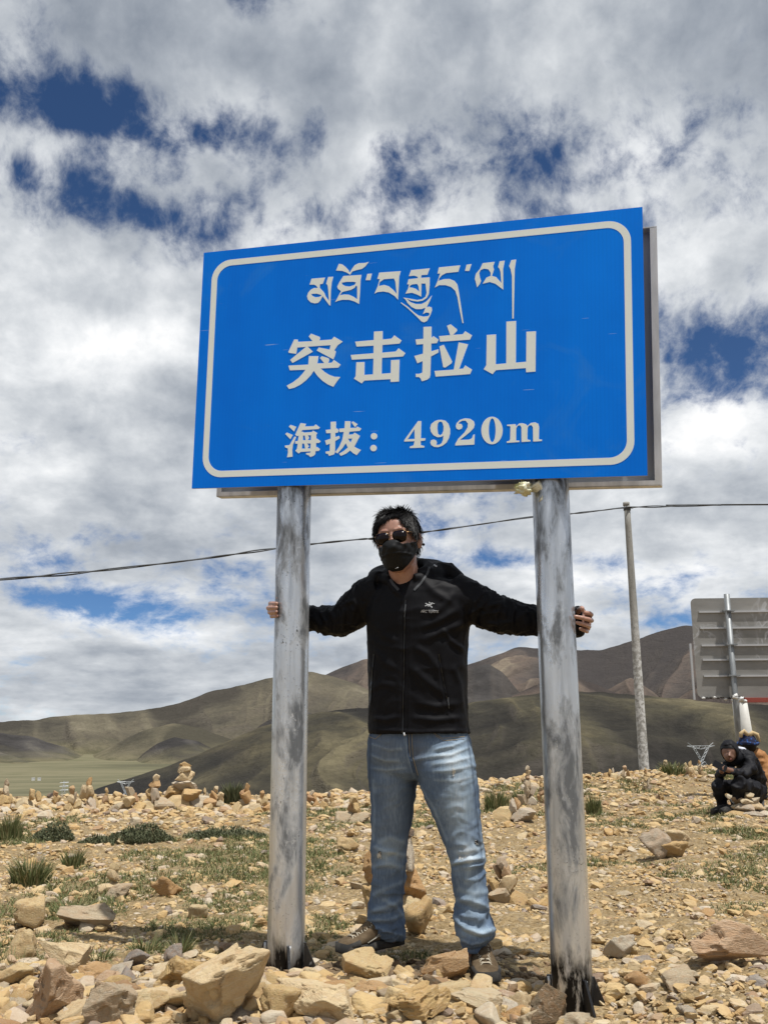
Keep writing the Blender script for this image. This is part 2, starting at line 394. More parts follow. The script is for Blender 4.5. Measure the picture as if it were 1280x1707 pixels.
M_hB = mat('brown_mountain', build=hill_build([(0.060, 0.054, 0.052), (0.098, 0.083, 0.074), (0.135, 0.105, 0.087), (0.17, 0.135, 0.105), (0.26, 0.215, 0.155)]))
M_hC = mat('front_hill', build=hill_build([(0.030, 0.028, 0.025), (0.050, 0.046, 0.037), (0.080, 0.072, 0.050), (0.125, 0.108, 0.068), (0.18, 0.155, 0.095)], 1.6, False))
def valley_build(t, b):
    p = t.pos()
    n = t.noise(t.mapping(p, scale=(0.35, 1, 1)), 0.003, 7, 0.6, dist=0.6); n2 = t.noise(t.mapping(p, scale=(0.25, 1, 1)), 0.02, 5, 0.65)
    c = t.ramp(t.math('ADD', t.math('MULTIPLY', n, 0.7), t.math('MULTIPLY', n2, 0.3)), [(0.34, (0.085, 0.080, 0.052)), (0.46, (0.130, 0.124, 0.074)), (0.54, (0.18, 0.162, 0.10)), (0.62, (0.108, 0.108, 0.060))])
    setc(t, b, c, 0.95); b.inputs['Specular IOR Level'].default_value = 0.05
M_valley = mat('valley_grass', build=valley_build)
ZV = -150.0
vx = axis([(-60000, -9000, 8), (-9000, 9000, 90), (9000, 60000, 8)]); vy = axis([(-60000, 300, 6), (300, 9000, 90), (9000, 60000, 8)])
VX, VY = np.meshgrid(vx, vy); VV = np.column_stack([VX.ravel(), VY.ravel()])
VZ = ZV + 6*fbm(VV/900, 4, 61)
ii = np.arange(len(vx)*len(vy)).reshape(len(vy), len(vx))
VF = np.stack([ii[:-1, :-1], ii[:-1, 1:], ii[1:, 1:], ii[1:, :-1]], -1).reshape(-1, 4)
tag(obj('valley_floor', mesh_np('valley_floor', np.column_stack([VV, VZ]), VF, [M_valley])), kind='structure')

def hill(name, sky_px, Dn, Dc, Db, m, seed, amp, wl, spurw, na=800, nr=200, azl=(-34, 34), pw=1.25):
    azs, els = [], []
    for x, y in sky_px:
        d = ray(x, y); azs.append(math.degrees(math.atan2(d.x, d.y))); els.append(math.atan2(d.z, math.hypot(d.x, d.y)))
    az = np.linspace(azl[0], azl[1], na); el = np.interp(az, azs, els)
    k = np.exp(-0.5*(np.arange(-6, 7)/2.2)**2); k /= k.sum(); el = np.convolve(np.pad(el, 6, mode='edge'), k, 'valid')
    el = el + 0.0011*fbm(np.column_stack([az*1.1+seed, az*0]), 5, seed)
    r = np.concatenate([np.linspace(Dn, Dc, int(nr*0.8), endpoint=False), np.linspace(Dc, Db, nr-int(nr*0.8))])
    A, Rr = np.meshgrid(np.radians(az), r); E = np.broadcast_to(el, A.shape)
    t_ = (Rr-Dn)/(Dc-Dn)
    X = Rr*np.sin(A); Y = Rr*np.cos(A)
    crest = np.maximum(CAMH + Dc*np.tan(E), ZV-28)
    s = np.clip(t_, 0, 1)**pw; s = s*(0.55+0.45*s*(3-2*s)/1.0)
    back = np.clip((Rr-Dc)/(Db-Dc), 0, 1)
    Zb = (ZV-25) + (crest-ZV+25)*np.where(t_ <= 1, s, 1-back**1.5)
    P = np.column_stack([X.ravel(), Y.ravel()])
    Wp = P + np.column_stack([fbm(P/wl*0.7, 3, seed+50), fbm(P/wl*0.7+9, 3, seed+51)])*wl*0.35
    rid = ridged(Wp/wl, 6, seed, 0.52)
    sp = ridged(np.column_stack([A.ravel()*Dc/spurw + 0.8*fbm(P/wl, 2, seed+7), Rr.ravel()/wl*0.35]), 5, seed+30, 0.62)
    env = np.clip(np.sin(np.pi*np.clip(t_.ravel(), 0, 1)**0.9), 0, 1)**0.8
    Z = Zb.ravel() + amp*env*((rid-0.55)*0.8 + (sp-0.55)*0.75) + amp*0.035*fbm(Wp/wl*6, 3, seed+3)*np.clip(crest.ravel()-ZV, 0, 150)/150
    rel = np.clip((crest.ravel()-ZV)/220, 0.0, 1)
    Z = Zb.ravel() + (Z-Zb.ravel())*rel
    lim = CAMH + Rr.ravel()*np.tan(E.ravel()); Z = np.where((t_.ravel() < 0.999), np.minimum(Z, lim-0.004*Rr.ravel()*np.clip(1-t_.ravel(), 0, 1)), Z)
    spa = np.clip(0.55*sp+0.45*rid, 0, 1)
    F = np.arange(na*nr).reshape(nr, na); F = np.stack([F[:-1, :-1], F[:-1, 1:], F[1:, 1:], F[1:, :-1]], -1).reshape(-1, 4)
    me = mesh_np(name, np.column_stack([P, Z]), F, [m]); at_ = me.attributes.new('spur', 'FLOAT', 'POINT'); at_.data.foreach_set('value', spa.astype(np.float32))
    return tag(obj(name, me), kind='structure')
hill('mountain_range', [(-900, 1225), (-300, 1215), (0, 1203), (60, 1199), (130, 1190), (200, 1189), (260, 1180), (300, 1172), (345, 1155), (400, 1143), (440, 1132), (480, 1122), (515, 1119), (560, 1128), (620, 1150), (700, 1185), (800, 1230), (1000, 1300), (2200, 1330)],
     4000, 6200, 8000, M_hA, 11, 200, 1300, 420, pw=1.9)
hill('mountain', [(-900, 1330), (380, 1230), (450, 1175), (500, 1145), (545, 1123), (580, 1108), (612, 1097), (700, 1106), (760, 1112), (800, 1102), (830, 1091), (860, 1080), (940, 1082), (1000, 1084), (1050, 1070), (1100, 1052), (1140, 1043), (1180, 1046), (1240, 1068), (1300, 1085), (1500, 1120), (2200, 1180)],
     4300, 7600, 9500, M_hB, 23, 250, 1500, 560)
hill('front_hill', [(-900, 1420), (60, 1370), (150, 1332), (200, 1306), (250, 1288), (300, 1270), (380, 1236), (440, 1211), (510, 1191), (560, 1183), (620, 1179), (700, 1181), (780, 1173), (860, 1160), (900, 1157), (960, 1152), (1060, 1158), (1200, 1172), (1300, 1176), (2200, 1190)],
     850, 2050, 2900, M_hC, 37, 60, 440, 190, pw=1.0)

# nearer spurs and foothills overlapping the two ranges
M_tanh = mat('dry_foothill', build=hill_build([(0.075, 0.068, 0.050), (0.11, 0.098, 0.068), (0.15, 0.13, 0.088), (0.19, 0.165, 0.11), (0.25, 0.215, 0.14)]))
M_slate = mat('slate_foothill', build=hill_build([(0.045, 0.042, 0.040), (0.068, 0.063, 0.060), (0.090, 0.083, 0.076), (0.12, 0.11, 0.095), (0.15, 0.135, 0.11)]))
M_umber = mat('umber_foothill', build=hill_build([(0.055, 0.046, 0.042), (0.090, 0.072, 0.062), (0.12, 0.092, 0.076), (0.16, 0.125, 0.098), (0.24, 0.195, 0.14)]))
def spur(px, Dn, Dc, m, seed, amp, wl=900, sw=300):
    lo_, hi_ = px[0][0], px[-1][0]; pts_ = [(lo_-200, 1420), (lo_-60, 1345)]+px+[(hi_+60, 1345), (hi_+200, 1420)]
    f_ = lambda x: math.degrees(math.atan((x-640)/FPX/math.cos(R(PITCH))))
    return hill('hill', pts_, Dn, Dc, Dc*1.25, m, seed, amp, wl, sw, na=320, nr=110, azl=(f_(lo_-90), f_(hi_+90)), pw=1.3)
spur([(-150, 1226), (0, 1222), (50, 1228), (110, 1246), (170, 1272), (200, 1290)], 3500, 5000, M_slate, 71, 60)
spur([(90, 1288), (150, 1262), (200, 1236), (250, 1214), (292, 1206), (335, 1214), (390, 1234), (450, 1252), (520, 1268), (560, 1290)], 3500, 4900, M_tanh, 72, 60)
spur([(180, 1296), (225, 1268), (262, 1240), (292, 1229), (330, 1236), (372, 1256), (410, 1285)], 3300, 4200, M_slate, 73, 40, 600, 220)
spur([(380, 1250), (440, 1205), (490, 1182), (540, 1196), (600, 1215), (660, 1262)], 3600, 5400, M_slate, 74, 70)
spur([(700, 1170), (750, 1136), (790, 1112), (815, 1106), (838, 1122), (862, 1150), (900, 1180)], 3800, 6000, M_slate, 75, 90)
spur([(780, 1200), (830, 1172), (870, 1152), (910, 1136), (950, 1126), (985, 1138), (1040, 1160), (1090, 1190)], 3400, 5200, M_umber, 76, 80)
spur([(960, 1190), (1010, 1150), (1050, 1128), (1085, 1150), (1110, 1172), (1150, 1150), (1220, 1122), (1330, 1100)], 3600, 6200, M_umber, 77, 100)
# ------------------------------------------------------------------ rocks
_ico = {}
def ico(sub):
    if sub not in _ico:
        bm = bmesh.new(); bmesh.ops.create_icosphere(bm, subdivisions=sub, radius=1.0)
        V = np.array([v.co[:] for v in bm.verts]); V /= np.linalg.norm(V, axis=1)[:, None]
        F = np.array([[v.index for v in f.verts] for f in bm.faces], np.int32); bm.free(); _ico[sub] = (V, F)
    return _ico[sub]
def rock_geo(seed, sub, npl=13, sharp=60.0, rough=0.05, dims=(1, 0.8, 0.62), lo=0.55):
    r_ = np.random.default_rng(seed); V, F = ico(sub)
    N = r_.normal(size=(npl, 3)); N /= np.linalg.norm(N, axis=1)[:, None]; D = r_.uniform(lo-.05, 0.98, npl)
    N = np.vstack([N, [[1, 0, 0], [-1, 0, 0], [0, 1, 0], [0, -1, 0], [0, 0, 1], [0, 0, -1]]]); D = np.append(D, [1.25, 1.25, 1.25, 1.25, 1.15, 1.15])
    dp = V @ N.T
    inv = np.where(dp > 0.02, dp/D, 0.0)                       # 1/r for each plane
    k = sharp; m = inv.max(1); r = 1.0/(m + np.log(np.exp(k*(inv-m[:, None])).sum(1)/1.0)/k*1.0 - 0.0)
    P = V*r[:, None]
    if rough > 0:
        n = fbm(P*2.2+seed, 4 if sub > 3 else 2, seed % 97); st = fbm(P*np.array([1.5, 1.5, 7.0])+seed*1.3, 3, seed % 89)
        P = P*(1+rough*n+rough*0.55*st)[:, None]
        if sub >= 4:
            P = P*(1 + rough*0.55*(ridged(P*4+seed, 4, seed % 83)-0.5))[:, None]
            c_ = fbm(P*1.7+seed*2.1, 2, seed % 71); P = P*(1-0.10*np.floor(np.clip(c_*4+0.3, 0, 2)))[:, None]       # broken steps
    P = P/np.abs(P).max(0)
    return P*np.array(dims)*0.5, F          # fits a box of dims
def rock_mesh(seed, sub, m, **k):
    V, F = rock_geo(seed, sub, **k); return mesh_np('rock', V, F, [m], smooth=sub >= 4)
MM = [M_rock, M_rock, M_rock, M_pale, M_rust, M_grey]
HI = [rock_mesh(100+i, 4, MM[i % 6], dims=(1, 1, 1), sharp=150, npl=10, rough=.035) for i in range(12)]
LO = [rock_mesh(200+i, 3, MM[i % 6], dims=(1, 1, 1), sharp=90, npl=9) for i in range(14)]
def set_rock(o, x, y, w, dep, h, rz, tilt=(0, 0), sink=0.12, z=None):
    o.scale = (w, dep, h)
    o.rotation_euler = (tilt[0], tilt[1], rz)
    o.location = (x, y, (gz(x, y) if z is None else z) + h*(0.5-sink))
def hero(seed, x0, x1, ytop, ybot, label, m=M_rock, depth=0.85, sub=6, rz=0.0, tilt=(0, 0), npl=12, sink=0.1, group=None, name='rock', sharp=150, rough=0.042, Y=None, cat='rock'):
    """a boulder whose silhouette in the photograph spans x0..x1, ytop..ybot; it rests on the ground behind its lower edge"""
    cx = (x0+x1)/2
    g = on_ground(cx, ybot) if Y is None else at_y(cx, ybot, Y)
    zc = (g-CAMP).dot(FWD); w = (x1-x0)/FPX*zc; dpt = w*depth
    c = Vector((g.x, g.y+dpt*0.42, 0))
    zc2 = zc+dpt*0.42
    top = at_y(cx, ytop, c.y); bot = gz(c.x, c.y) if Y is None else g.z
    h = max(top.z-bot, w*0.25)*1.08
    w *= zc2/zc
    o = bpy.data.objects.new(name, mesh_np('rock', *rock_geo(seed, sub, npl=npl, dims=(1, 1, 1), sharp=sharp, rough=rough), [m], True))
    link(o); set_rock(o, c.x, c.y, w*1.06, dpt, h*(1+sink), rz, tilt, sink, z=None if Y is None else bot)
    tag(o, label, cat, group); return o
# ------------------------------------------------------------------ boulders that can be singled out
hero(341, 300, 452, 1572, 1712, 'large pale tan boulder with orange streaks at the foot of the left pole', M_pale, 0.62, tilt=(0.50, -0.35), rz=0.35, sharp=90, npl=8)
hero(342, 14, 136, 1602, 1712, 'rust brown blocky boulder in the lower left corner', M_rust, 0.7, rz=0.8, tilt=(0.4, 0.25), npl=8)
hero(303, 50, 142, 1566, 1632, 'flat wedge of pale tan stone leaning on the rust brown boulder', M_pale, 0.7, tilt=(0.1, 0.3), npl=9)
hero(304, 248, 330, 1590, 1655, 'tan block with a bright top wedged against the large pale boulder', M_rock, 0.8, tilt=(0.0, 0.25), npl=9)
hero(305, 196, 262, 1650, 1700, 'small rounded tan block in front of the grey slab', M_rock, 0.9, sub=4)
hero(306, 258, 345, 1648, 1692, 'tan stone lying under the bright topped block', M_rock, 0.8, sub=4, tilt=(0, -0.15))
hero(307, 92, 206, 1508, 1558, 'dull brown grey slab lying at the edge of the sign shadow', M_grey, 0.6, rz=-0.1, npl=9, tilt=(0.1, 0.12))
hero(308, 22, 78, 1492, 1548, 'squarish ochre block standing near the left edge', M_rock, 0.9, sub=4, npl=8)
hero(309, 268, 304, 1574, 1612, 'small pointed stone perched above the bright topped block', M_rock, 0.9, sub=4, npl=7)
hero(310, -20, 44, 1598, 1652, 'ochre stone cut by the left edge of the picture', M_rock, 0.9, sub=4)
hero(311, 572, 662, 1584, 1650, 'ochre wedge of rock under the right shoe of the man between the poles', M_rock, 0.75, rz=0.2, tilt=(0.15, -0.1), npl=9, sharp=55)
hero(312, 700, 790, 1580, 1642, 'rust red slab beside the left shoe of the man between the poles', M_rust, 0.7, rz=-0.4, tilt=(0.1, -0.35), npl=9)
hero(313, 752, 858, 1648, 1700, 'low flat tan rock in front of the left shoe', M_rock, 0.8, tilt=(0.1, 0.1))
hero(314, 452, 604, 1628, 1720, 'broad pale yellow boulder at the bottom edge right of the left pole', M_pale, 0.7, tilt=(0.2, 0.15), npl=9, sharp=55)
hero(315, 622, 752, 1646, 1715, 'orange tan boulder at the bottom edge below the man', M_rock, 0.8, tilt=(0.2, -0.1), npl=10)
hero(316, 706, 748, 1626, 1660, 'small dark purplish stone between the two shoes', M_char, 0.9, sub=4)
hero(317, 884, 962, 1640, 1730, 'charred black splintered rock at the foot of the right pole', M_char, 0.7, rz=0.3, tilt=(0.2, 0.3), npl=7, sharp=55)
hero(318, 1150, 1300, 1532, 1622, 'big orange brown boulder at the right edge', M_rust, 0.6, rz=0.1, tilt=(0.25, 0.05), npl=10, sharp=55)
hero(319, 1012, 1060, 1556, 1604, 'upright splintered tan stone right of the right pole', M_rock, 0.7, sub=4, npl=7, tilt=(0.1, 0.3))
hero(320, 1040, 1092, 1615, 1655, 'small orange stone right of the right pole base', M_rust, 0.8, sub=4)
hero(321, 1092, 1164, 1618, 1656, 'flat greenish grey slab set in the gravel right of the right pole', M_grey, 0.9, sub=4, tilt=(0.15, 0))
hero(322, 1128, 1168, 1612, 1642, 'tan cobble behind the greenish grey slab', M_rock, 0.9, sub=4)
hero(323, 0, 66, 1540, 1606, 'ochre block stacked at the left edge above the rust brown boulder', M_rock, 0.8, sub=4)
hero(324, 128, 228, 1618, 1716, 'pale grey speckled slab right of the rust brown boulder', M_grey, 0.7, tilt=(0.2, -0.25), npl=9)
hero(325, 170, 212, 1476, 1500, 'dark topped stone above the brown grey slab', M_grey, 0.9, sub=4)
hero(326, 248, 300, 1462, 1500, 'brown wedge stone with a bright top in the grass', M_rust, 0.8, sub=4, npl=8)
hero(327, 314, 346, 1510, 1536, 'small split ochre cube in the sign shadow', M_rock, 0.9, sub=4, npl=6)
hero(328, 664, 730, 1506, 1568, 'tilted tan slab behind the legs of the man', M_rock, 0.7, sub=4, rz=0.5, tilt=(0.3, -0.5), npl=8)
hero(329, 1074, 1132, 1386, 1436, 'pale slab leaning left over the small brown stone', M_grey, 0.6, sub=4, tilt=(0, -0.35), rz=0.2, npl=8)
hero(330, 1106, 1168, 1384, 1424, 'pale weathered slab roofing the small brown stone', M_pale, 0.6, sub=4, tilt=(0, 0.15), sink=-0.25, npl=8)
hero(331, 1104, 1152, 1402, 1434, 'small brown wedge propped under the two pale slabs', M_rock, 0.8, sub=4, npl=7)
hero(332, 560, 600, 1398, 1424, 'rounded tan stone left of the legs', M_rock, 0.9, sub=4)
hero(333, 430, 500, 1640, 1712, 'ochre block between the left pole and the broad pale boulder', M_rock, 0.9, sub=4)
hero(334, 850, 890, 1655, 1690, 'small pale stone left of the charred rock', M_pale, 0.9, sub=4)

# ------------------------------------------------------------------ cairns (each a thing, each stone a part)
cair_i = 0
def cairn(px, ytop, ybot, wpx, n, label, group='cairns stacked along the edge of the pass', hid=False, base=3, Y=None, taper=0.72):
    global cair_i
    cair_i += 1
    g = on_ground(px, ybot)
    Yd = min(g.y, float(ridge_y(g.x))+0.1) if Y is None else Y
    p = at_y(px, ybot, Yd); zb = gz(p.x, Yd)
    zc = (p-CAMP).dot(FWD); w = wpx*(1.22 if px < 450 else 1.05)/FPX*zc; H = at_y(px, ytop-(9 if px < 450 else 3), Yd).z-zb
    n = max(n, int(round(H/(0.40*w))))
    c = thing('cairn', label, 'cairn', (p.x, Yd, zb), random.uniform(0, 6), group)
    hs = np.array([taper**(i*0.55) for i in range(n)]); hs = hs/hs.sum()*H; z = -0.01
    for i in range(n):
        ww = w*(1.0 if i == 0 else max(0.34, 1-0.72*(i/(n-1 if n > 1 else 1))**0.8))*random.uniform(0.82, 1.1)
        k = base if i == 0 else (base-1 if base > 3 and i < n-1 else 2 if i == 1 and base > 2 else 1)
        for j in range(k):
            me = random.choice(LO[:12])
            s = bpy.data.objects.new('stone', me); link(s, c)
            a = 6.28*j/k+random.random(); off = ww*0.34 if k > 1 else ww*0.07
            s.scale = (ww*(0.78 if k > 1 else 1.05), ww*(0.6 if k > 1 else 0.8), hs[i]*1.5)
            s.location = (math.cos(a)*off, math.sin(a)*off, z+hs[i]*0.5)
            s.rotation_euler = (random.uniform(-.14, .14), random.uniform(-.14, .14), random.uniform(0, 6.28))
        z += hs[i]
    return c
cairn(305, 1279, 1348, 58, 6, 'tallest cairn on the left skyline, broad below and pointed on top')
cairn(258, 1297, 1346, 38, 4, 'second tallest left cairn, standing just left of the tallest one')
cairn(146, 1306, 1350, 36, 3, 'squat cairn of blocky stones left of the small lattice tower')
cairn(120, 1319, 1352, 26, 2, 'two boulders piled beside the squat blocky cairn')
cairn(7, 1308, 1346, 30, 3, 'cairn cut by the left edge of the picture')
cairn(215, 1321, 1356, 42, 3, 'wide low cairn below the small lattice tower')
cairn(176, 1322, 1346, 16, 2, 'single round stone balanced on a pebble between two cairns')
cairn(341, 1322, 1346, 18, 2, 'little two stone cairn right of the tallest cairn')
cairn(361, 1317, 1346, 24, 3, 'three stone cairn touching the dark bush on the skyline')
cairn(411, 1315, 1352, 34, 3, 'cairn between the dark bush and the left pole')
cairn(437, 1327, 1356, 26, 2, 'low cairn half hidden behind the left pole')
cairn(58, 1325, 1350, 44, 2, 'long low heap of stones near the left skyline')
cairn(92, 1327, 1350, 24, 2, 'small heap of stones between the low heap and two boulders')
cairn(590, 1330, 1372, 50, 3, 'heap of stones left of the legs of the man')
cairn(548, 1322, 1348, 24, 2, 'small heap right of the left pole on the skyline')
cairn(520, 1320, 1346, 26, 2, 'small heap touching the left pole on the skyline')
cairn(882, 1277, 1342, 26, 6, 'slender cairn of six stones just left of the right pole')
cairn(858, 1334, 1368, 60, 2, 'heap of boulders at the foot of the slender cairn')
cairn(903, 1300, 1342, 14, 4, 'thin cairn partly behind the right pole')
cairn(1077, 1282, 1318, 16, 4, 'narrow cairn at the foot of the utility pole')
cairn(1100, 1321, 1340, 20, 2, 'two stones stacked on the slope below the utility pole')
cairn(1043, 1279, 1298, 22, 3, 'tiny cairn left of the utility pole')
cairn(1020, 1283, 1300, 22, 2, 'tiny heap further left of the utility pole')
cairn(1110, 1268, 1290, 18, 3, 'tiny cairn right of the utility pole')
cairn(1147, 1272, 1290, 26, 2, 'tiny heap below the lattice tower on the right')
cairn(1166, 1270, 1288, 16, 3, 'tiny pointed cairn left of the squatting man')
cairn(1248, 1322, 1372, 66, 4, 'pile of tan blocks beside the squatting man', taper=0.95, base=5, Y=9.0)
cairn(190, 1444, 1486, 42, 3, 'cairn of two flat slabs standing alone in the left gravel', base=1)
cairn(838, 1432, 1502, 58, 4, 'heap of rust and tan stones right of the legs of the man', base=4)
sk = on_ground(650, 1545); ck = thing('cairn', 'stack of big orange blocks right behind the right leg of the man', 'cairn', (sk.x, 4.42, gz(sk.x, 4.42)), 0, 'cairns stacked along the edge of the pass')
for i, (xa, xb, ya, yb_, dy) in enumerate(((596, 652, 1462, 1520, 0), (648, 708, 1436, 1514, .04), (604, 700, 1496, 1552, .0), (606, 662, 1404, 1470, .03), (650, 694, 1384, 1444, .02), (655, 690, 1378, 1396, 0))):
    p0_, p1_ = at_y(xa, yb_, 4.42+dy), at_y(xb, ya, 4.42+dy); s = bpy.data.objects.new('stone', mesh_np('stone', *rock_geo(700+i, 5, npl=9, dims=(1, 1, 1), sharp=120, rough=.04), [M_rust if i in (1, 3) else M_rock if i != 5 else M_char], True)); link(s, ck)
    s.scale = ((p1_.x-p0_.x)*1.05, .20 if i != 5 else .12, (p1_.z-p0_.z)*1.12); s.location = Vector(((p0_.x+p1_.x)/2, 4.42+dy, (p0_.z+p1_.z)/2))-ck.location; s.rotation_euler = (0, (i-2)*.05, 0)

# ------------------------------------------------------------------ loose rocks
taken = []
def free(x, y, r):
    for (a, b, q) in ((-.365, 3.665, .16), (.617, 3.39, .17), (-0.03, 3.74, .15), (0.335, 3.5, .15)):
        if (x-a)**2+(y-b)**2 < (q+r*0.5)**2: return False
    return True
def density(x, y):
    yr = float(ridge_y(x)); d = 0.10
    if y < 3.55: d = 1.0 if x < 0.62 else 0.45
    if x < -0.9 and y < 4.2: d = max(d, 0.5)
    if abs(y-(yr-0.8)) < 0.9: d = 0.85 if x < 4 else 0.5
    if x > 0.6 and y < yr-2: d = min(d, 0.16) if y > 3.7 else d
    return d
ZONES = [('fore_left', 'angular tan rock in the rubble left of the left pole'), ('fore_mid', 'angular tan rock in the rubble between the two poles'),
         ('fore_right', 'loose tan rock on the gravel near the right pole'), ('mid_left', 'loose tan rock in the gravel and grass of the left middle ground'),
         ('mid_right', 'loose tan rock on the bare gravel of the right middle ground'), ('edge', 'tan rock in the stone bank along the skyline edge')]
GR = {'fore_left': 'foreground rubble left of the left pole', 'fore_mid': 'foreground rubble between the poles', 'fore_right': 'rocks near the right pole', 'mid_left': 'rocks scattered over the left middle ground', 'mid_right': 'rocks scattered over the right middle ground', 'edge': 'rocks of the bank along the skyline'}
ZL = dict(ZONES); cnt = 0; tries = 0
def drop(x, y, s, mesh_set, sink=0.22, grp=None):
    o = bpy.data.objects.new('rock', random.choice(mesh_set)); link(o)
    set_rock(o, x, y, s, s*random.uniform(0.6, 0.95), s*random.uniform(0.30, 0.62), random.uniform(0, 6.28), (random.uniform(-.35, .35), random.uniform(-.35, .35)), sink)
    z = grp or ('edge' if y > float(ridge_y(x))-1.9 else ('fore_left' if x < -0.42 else 'fore_mid' if x < 0.55 else 'fore_right') if y < 3.9 else 'mid_left' if x < 0.3 else 'mid_right')
    cw = {M_rock: 'tan', M_pale: 'pale yellow', M_rust: 'rusty orange', M_grey: 'greyish'}[o.data.materials[0]]; big = s > {'edge': .17, 'fore_left': .08, 'fore_mid': .08, 'fore_right': .05}.get(z, .085)
    tag(o, ('larger ' if big else 'small ')+ZL[z].replace('tan', cw), 'rock', GR[z]); taken.append((x, y, s))
# foreground rubble bank
n = 0
while n < 140:
    x = random.uniform(-1.35, 1.25); y = random.uniform(2.85, 3.75)
    if random.random() > density(x, y): continue
    s = random.uniform(0.055, 0.17)*(1.0 if y < 3.4 or x < -.6 else .55) if x < 0.62 else random.uniform(0.03, 0.085)
    if not free(x, y, s): continue
    drop(x, y, s, HI); n += 1
n = 0
while n < 48:
    y = random.uniform(3.8, 8.5); x = random.uniform(-0.44, 0.44)*y
    s = random.uniform(0.05, 0.12)*(1.0 if x < 0.5 else 0.8)
    if not free(x, y, s): continue
    drop(x, y, s, LO, 0.3); n += 1
n = 0
while n < 66:
    x = random.uniform(-5.4, 7.5); yr = float(ridge_y(x)); y = yr + random.gauss(-0.75, 0.42)
    if abs(x) > 0.46*y: continue
    drop(x, y, random.uniform(0.10, 0.26)*(1 if x < 1 else 0.75), LO, 0.2); n += 1
# the many smaller stones: one stuff object of real stones
def scatter_stones(name, n, sampler, sub, protos, m, seed):
    r_ = np.random.default_rng(seed)
    G = [rock_geo(900+seed*20+i, sub, npl=9, sharp=30, rough=0.0, dims=(1, 1, 1)) for i in range(protos)]
    xy, size = sampler(r_, n); n = len(xy); z = gheight(xy[:, 0], xy[:, 1])
    which = r_.integers(0, protos, n); Vs, Fs, k = [], [], 0
    for p in range(protos):
        sel = np.where(which == p)[0]; V, F = G[p]; m_ = len(sel)
        if m_ == 0: continue
        sc = np.stack([size[sel], size[sel]*r_.uniform(.6, .95, m_), size[sel]*r_.uniform(.35, .7, m_)], 1)
        P = V[None]*sc[:, None]
        a, bx, by = r_.uniform(0, 6.28, m_), r_.uniform(-.4, .4, m_), r_.uniform(-.4, .4, m_)
        ca, sa = np.cos(a)[:, None], np.sin(a)[:, None]
        y1 = P[..., 1]*np.cos(bx)[:, None]-P[..., 2]*np.sin(bx)[:, None]; z1 = P[..., 1]*np.sin(bx)[:, None]+P[..., 2]*np.cos(bx)[:, None]
        x2 = P[..., 0]*np.cos(by)[:, None]+z1*np.sin(by)[:, None]; z2 = -P[..., 0]*np.sin(by)[:, None]+z1*np.cos(by)[:, None]
        X = x2*ca-y1*sa+xy[sel, 0][:, None]; Y = x2*sa+y1*ca+xy[sel, 1][:, None]; Z = z2+(z[sel]+sc[:, 2]*0.22)[:, None]
        Vs.append(np.stack([X, Y, Z], -1).reshape(-1, 3)); Fs.append((F[None]+(np.arange(m_)*len(V))[:, None, None]+k).reshape(-1, 3)); k += m_*len(V)
    return tag(obj(name, mesh_np(name, np.vstack(Vs), np.vstack(Fs), [m], smooth=sub >= 4)), kind='stuff')
def clear_mask(xy):
    k = np.ones(len(xy), bool)
    for (a, b, q) in ((-.365, 3.665, .085), (.617, 3.39, .085), (-0.03, 3.74, .06), (0.335, 3.5, .07)):
        k &= (xy[:, 0]-a)**2+(xy[:, 1]-b)**2 > q*q
    return k
def samp_wedge(y0, y1, s0, s1, pw=1.6, half=0.62, patch=0.0):
    def f(r_, n):
        u = r_.uniform(0, 1, n); y = (y0**(2-pw)+u*(y1**(2-pw)-y0**(2-pw)))**(1/(2-pw)); x = r_.uniform(-half, half, n)*y
        x, y = np.array(x), np.array(y); xy = np.column_stack([x, y])
        k = y < ridge_y(x)+0.6
        if patch > 0:
            g = fbm(xy*1.3, 3, 71); k &= (g + r_.uniform(-.5, .5, n)) > -patch+0.12
        k &= clear_mask(xy); xy = xy[k]
        s = s0+(s1-s0)*r_.uniform(0, 1, len(xy))**3.2
        return xy, s*(0.7+0.075*xy[:, 1])
    return f
def samp_band(r_, n):
    x = r_.uniform(-9, 11, n); y = ridge_y(x)+r_.normal(-0.8, 0.8, n)*np.where(x < 1, 1.0, .8); k = (y < ridge_y(x)+0.3) & (np.abs(x) < 0.72*y)
    xy = np.column_stack([x, y])[k]; return xy, (0.05+0.14*r_.uniform(0, 1, len(xy))**2)*np.where(xy[:, 0] > 2, 0.7, 1)
def samp_fore(r_, n):
    x = r_.uniform(-1.6, 1.6, n); y = r_.uniform(2.7, 3.9, n); xy = np.column_stack([x, y])
    k = clear_mask(xy) & ((x < 0.6) | (r_.uniform(0, 1, n) < 0.6)) & ~((y > 3.62) & (x > -1.1) & (x < 0.6) & (r_.uniform(0, 1, n) < 0.75)); xy = xy[k]
    return xy, 0.022+0.05*r_.uniform(0, 1, len(xy))**2.5
scatter_stones('rubble_stones', 4600, samp_band, 2, 8, M_rubble, 1)
scatter_stones('rubble_stones', 3200, samp_fore, 3, 10, M_rubble, 2)
scatter_stones('rubble_stones', 8400, samp_wedge(3.3, 14, 0.020, 0.095, 1.7, patch=0.45), 2, 8, M_rubble, 3)
scatter_stones('gravel', 40000, samp_wedge(2.5, 7, 0.010, 0.040, 1.5), 1, 12, M_rubble, 4)
scatter_stones('gravel', 35000, samp_wedge(5.5, 19, 0.016, 0.050, 1.3, patch=0.8), 1, 10, M_rubble, 5)

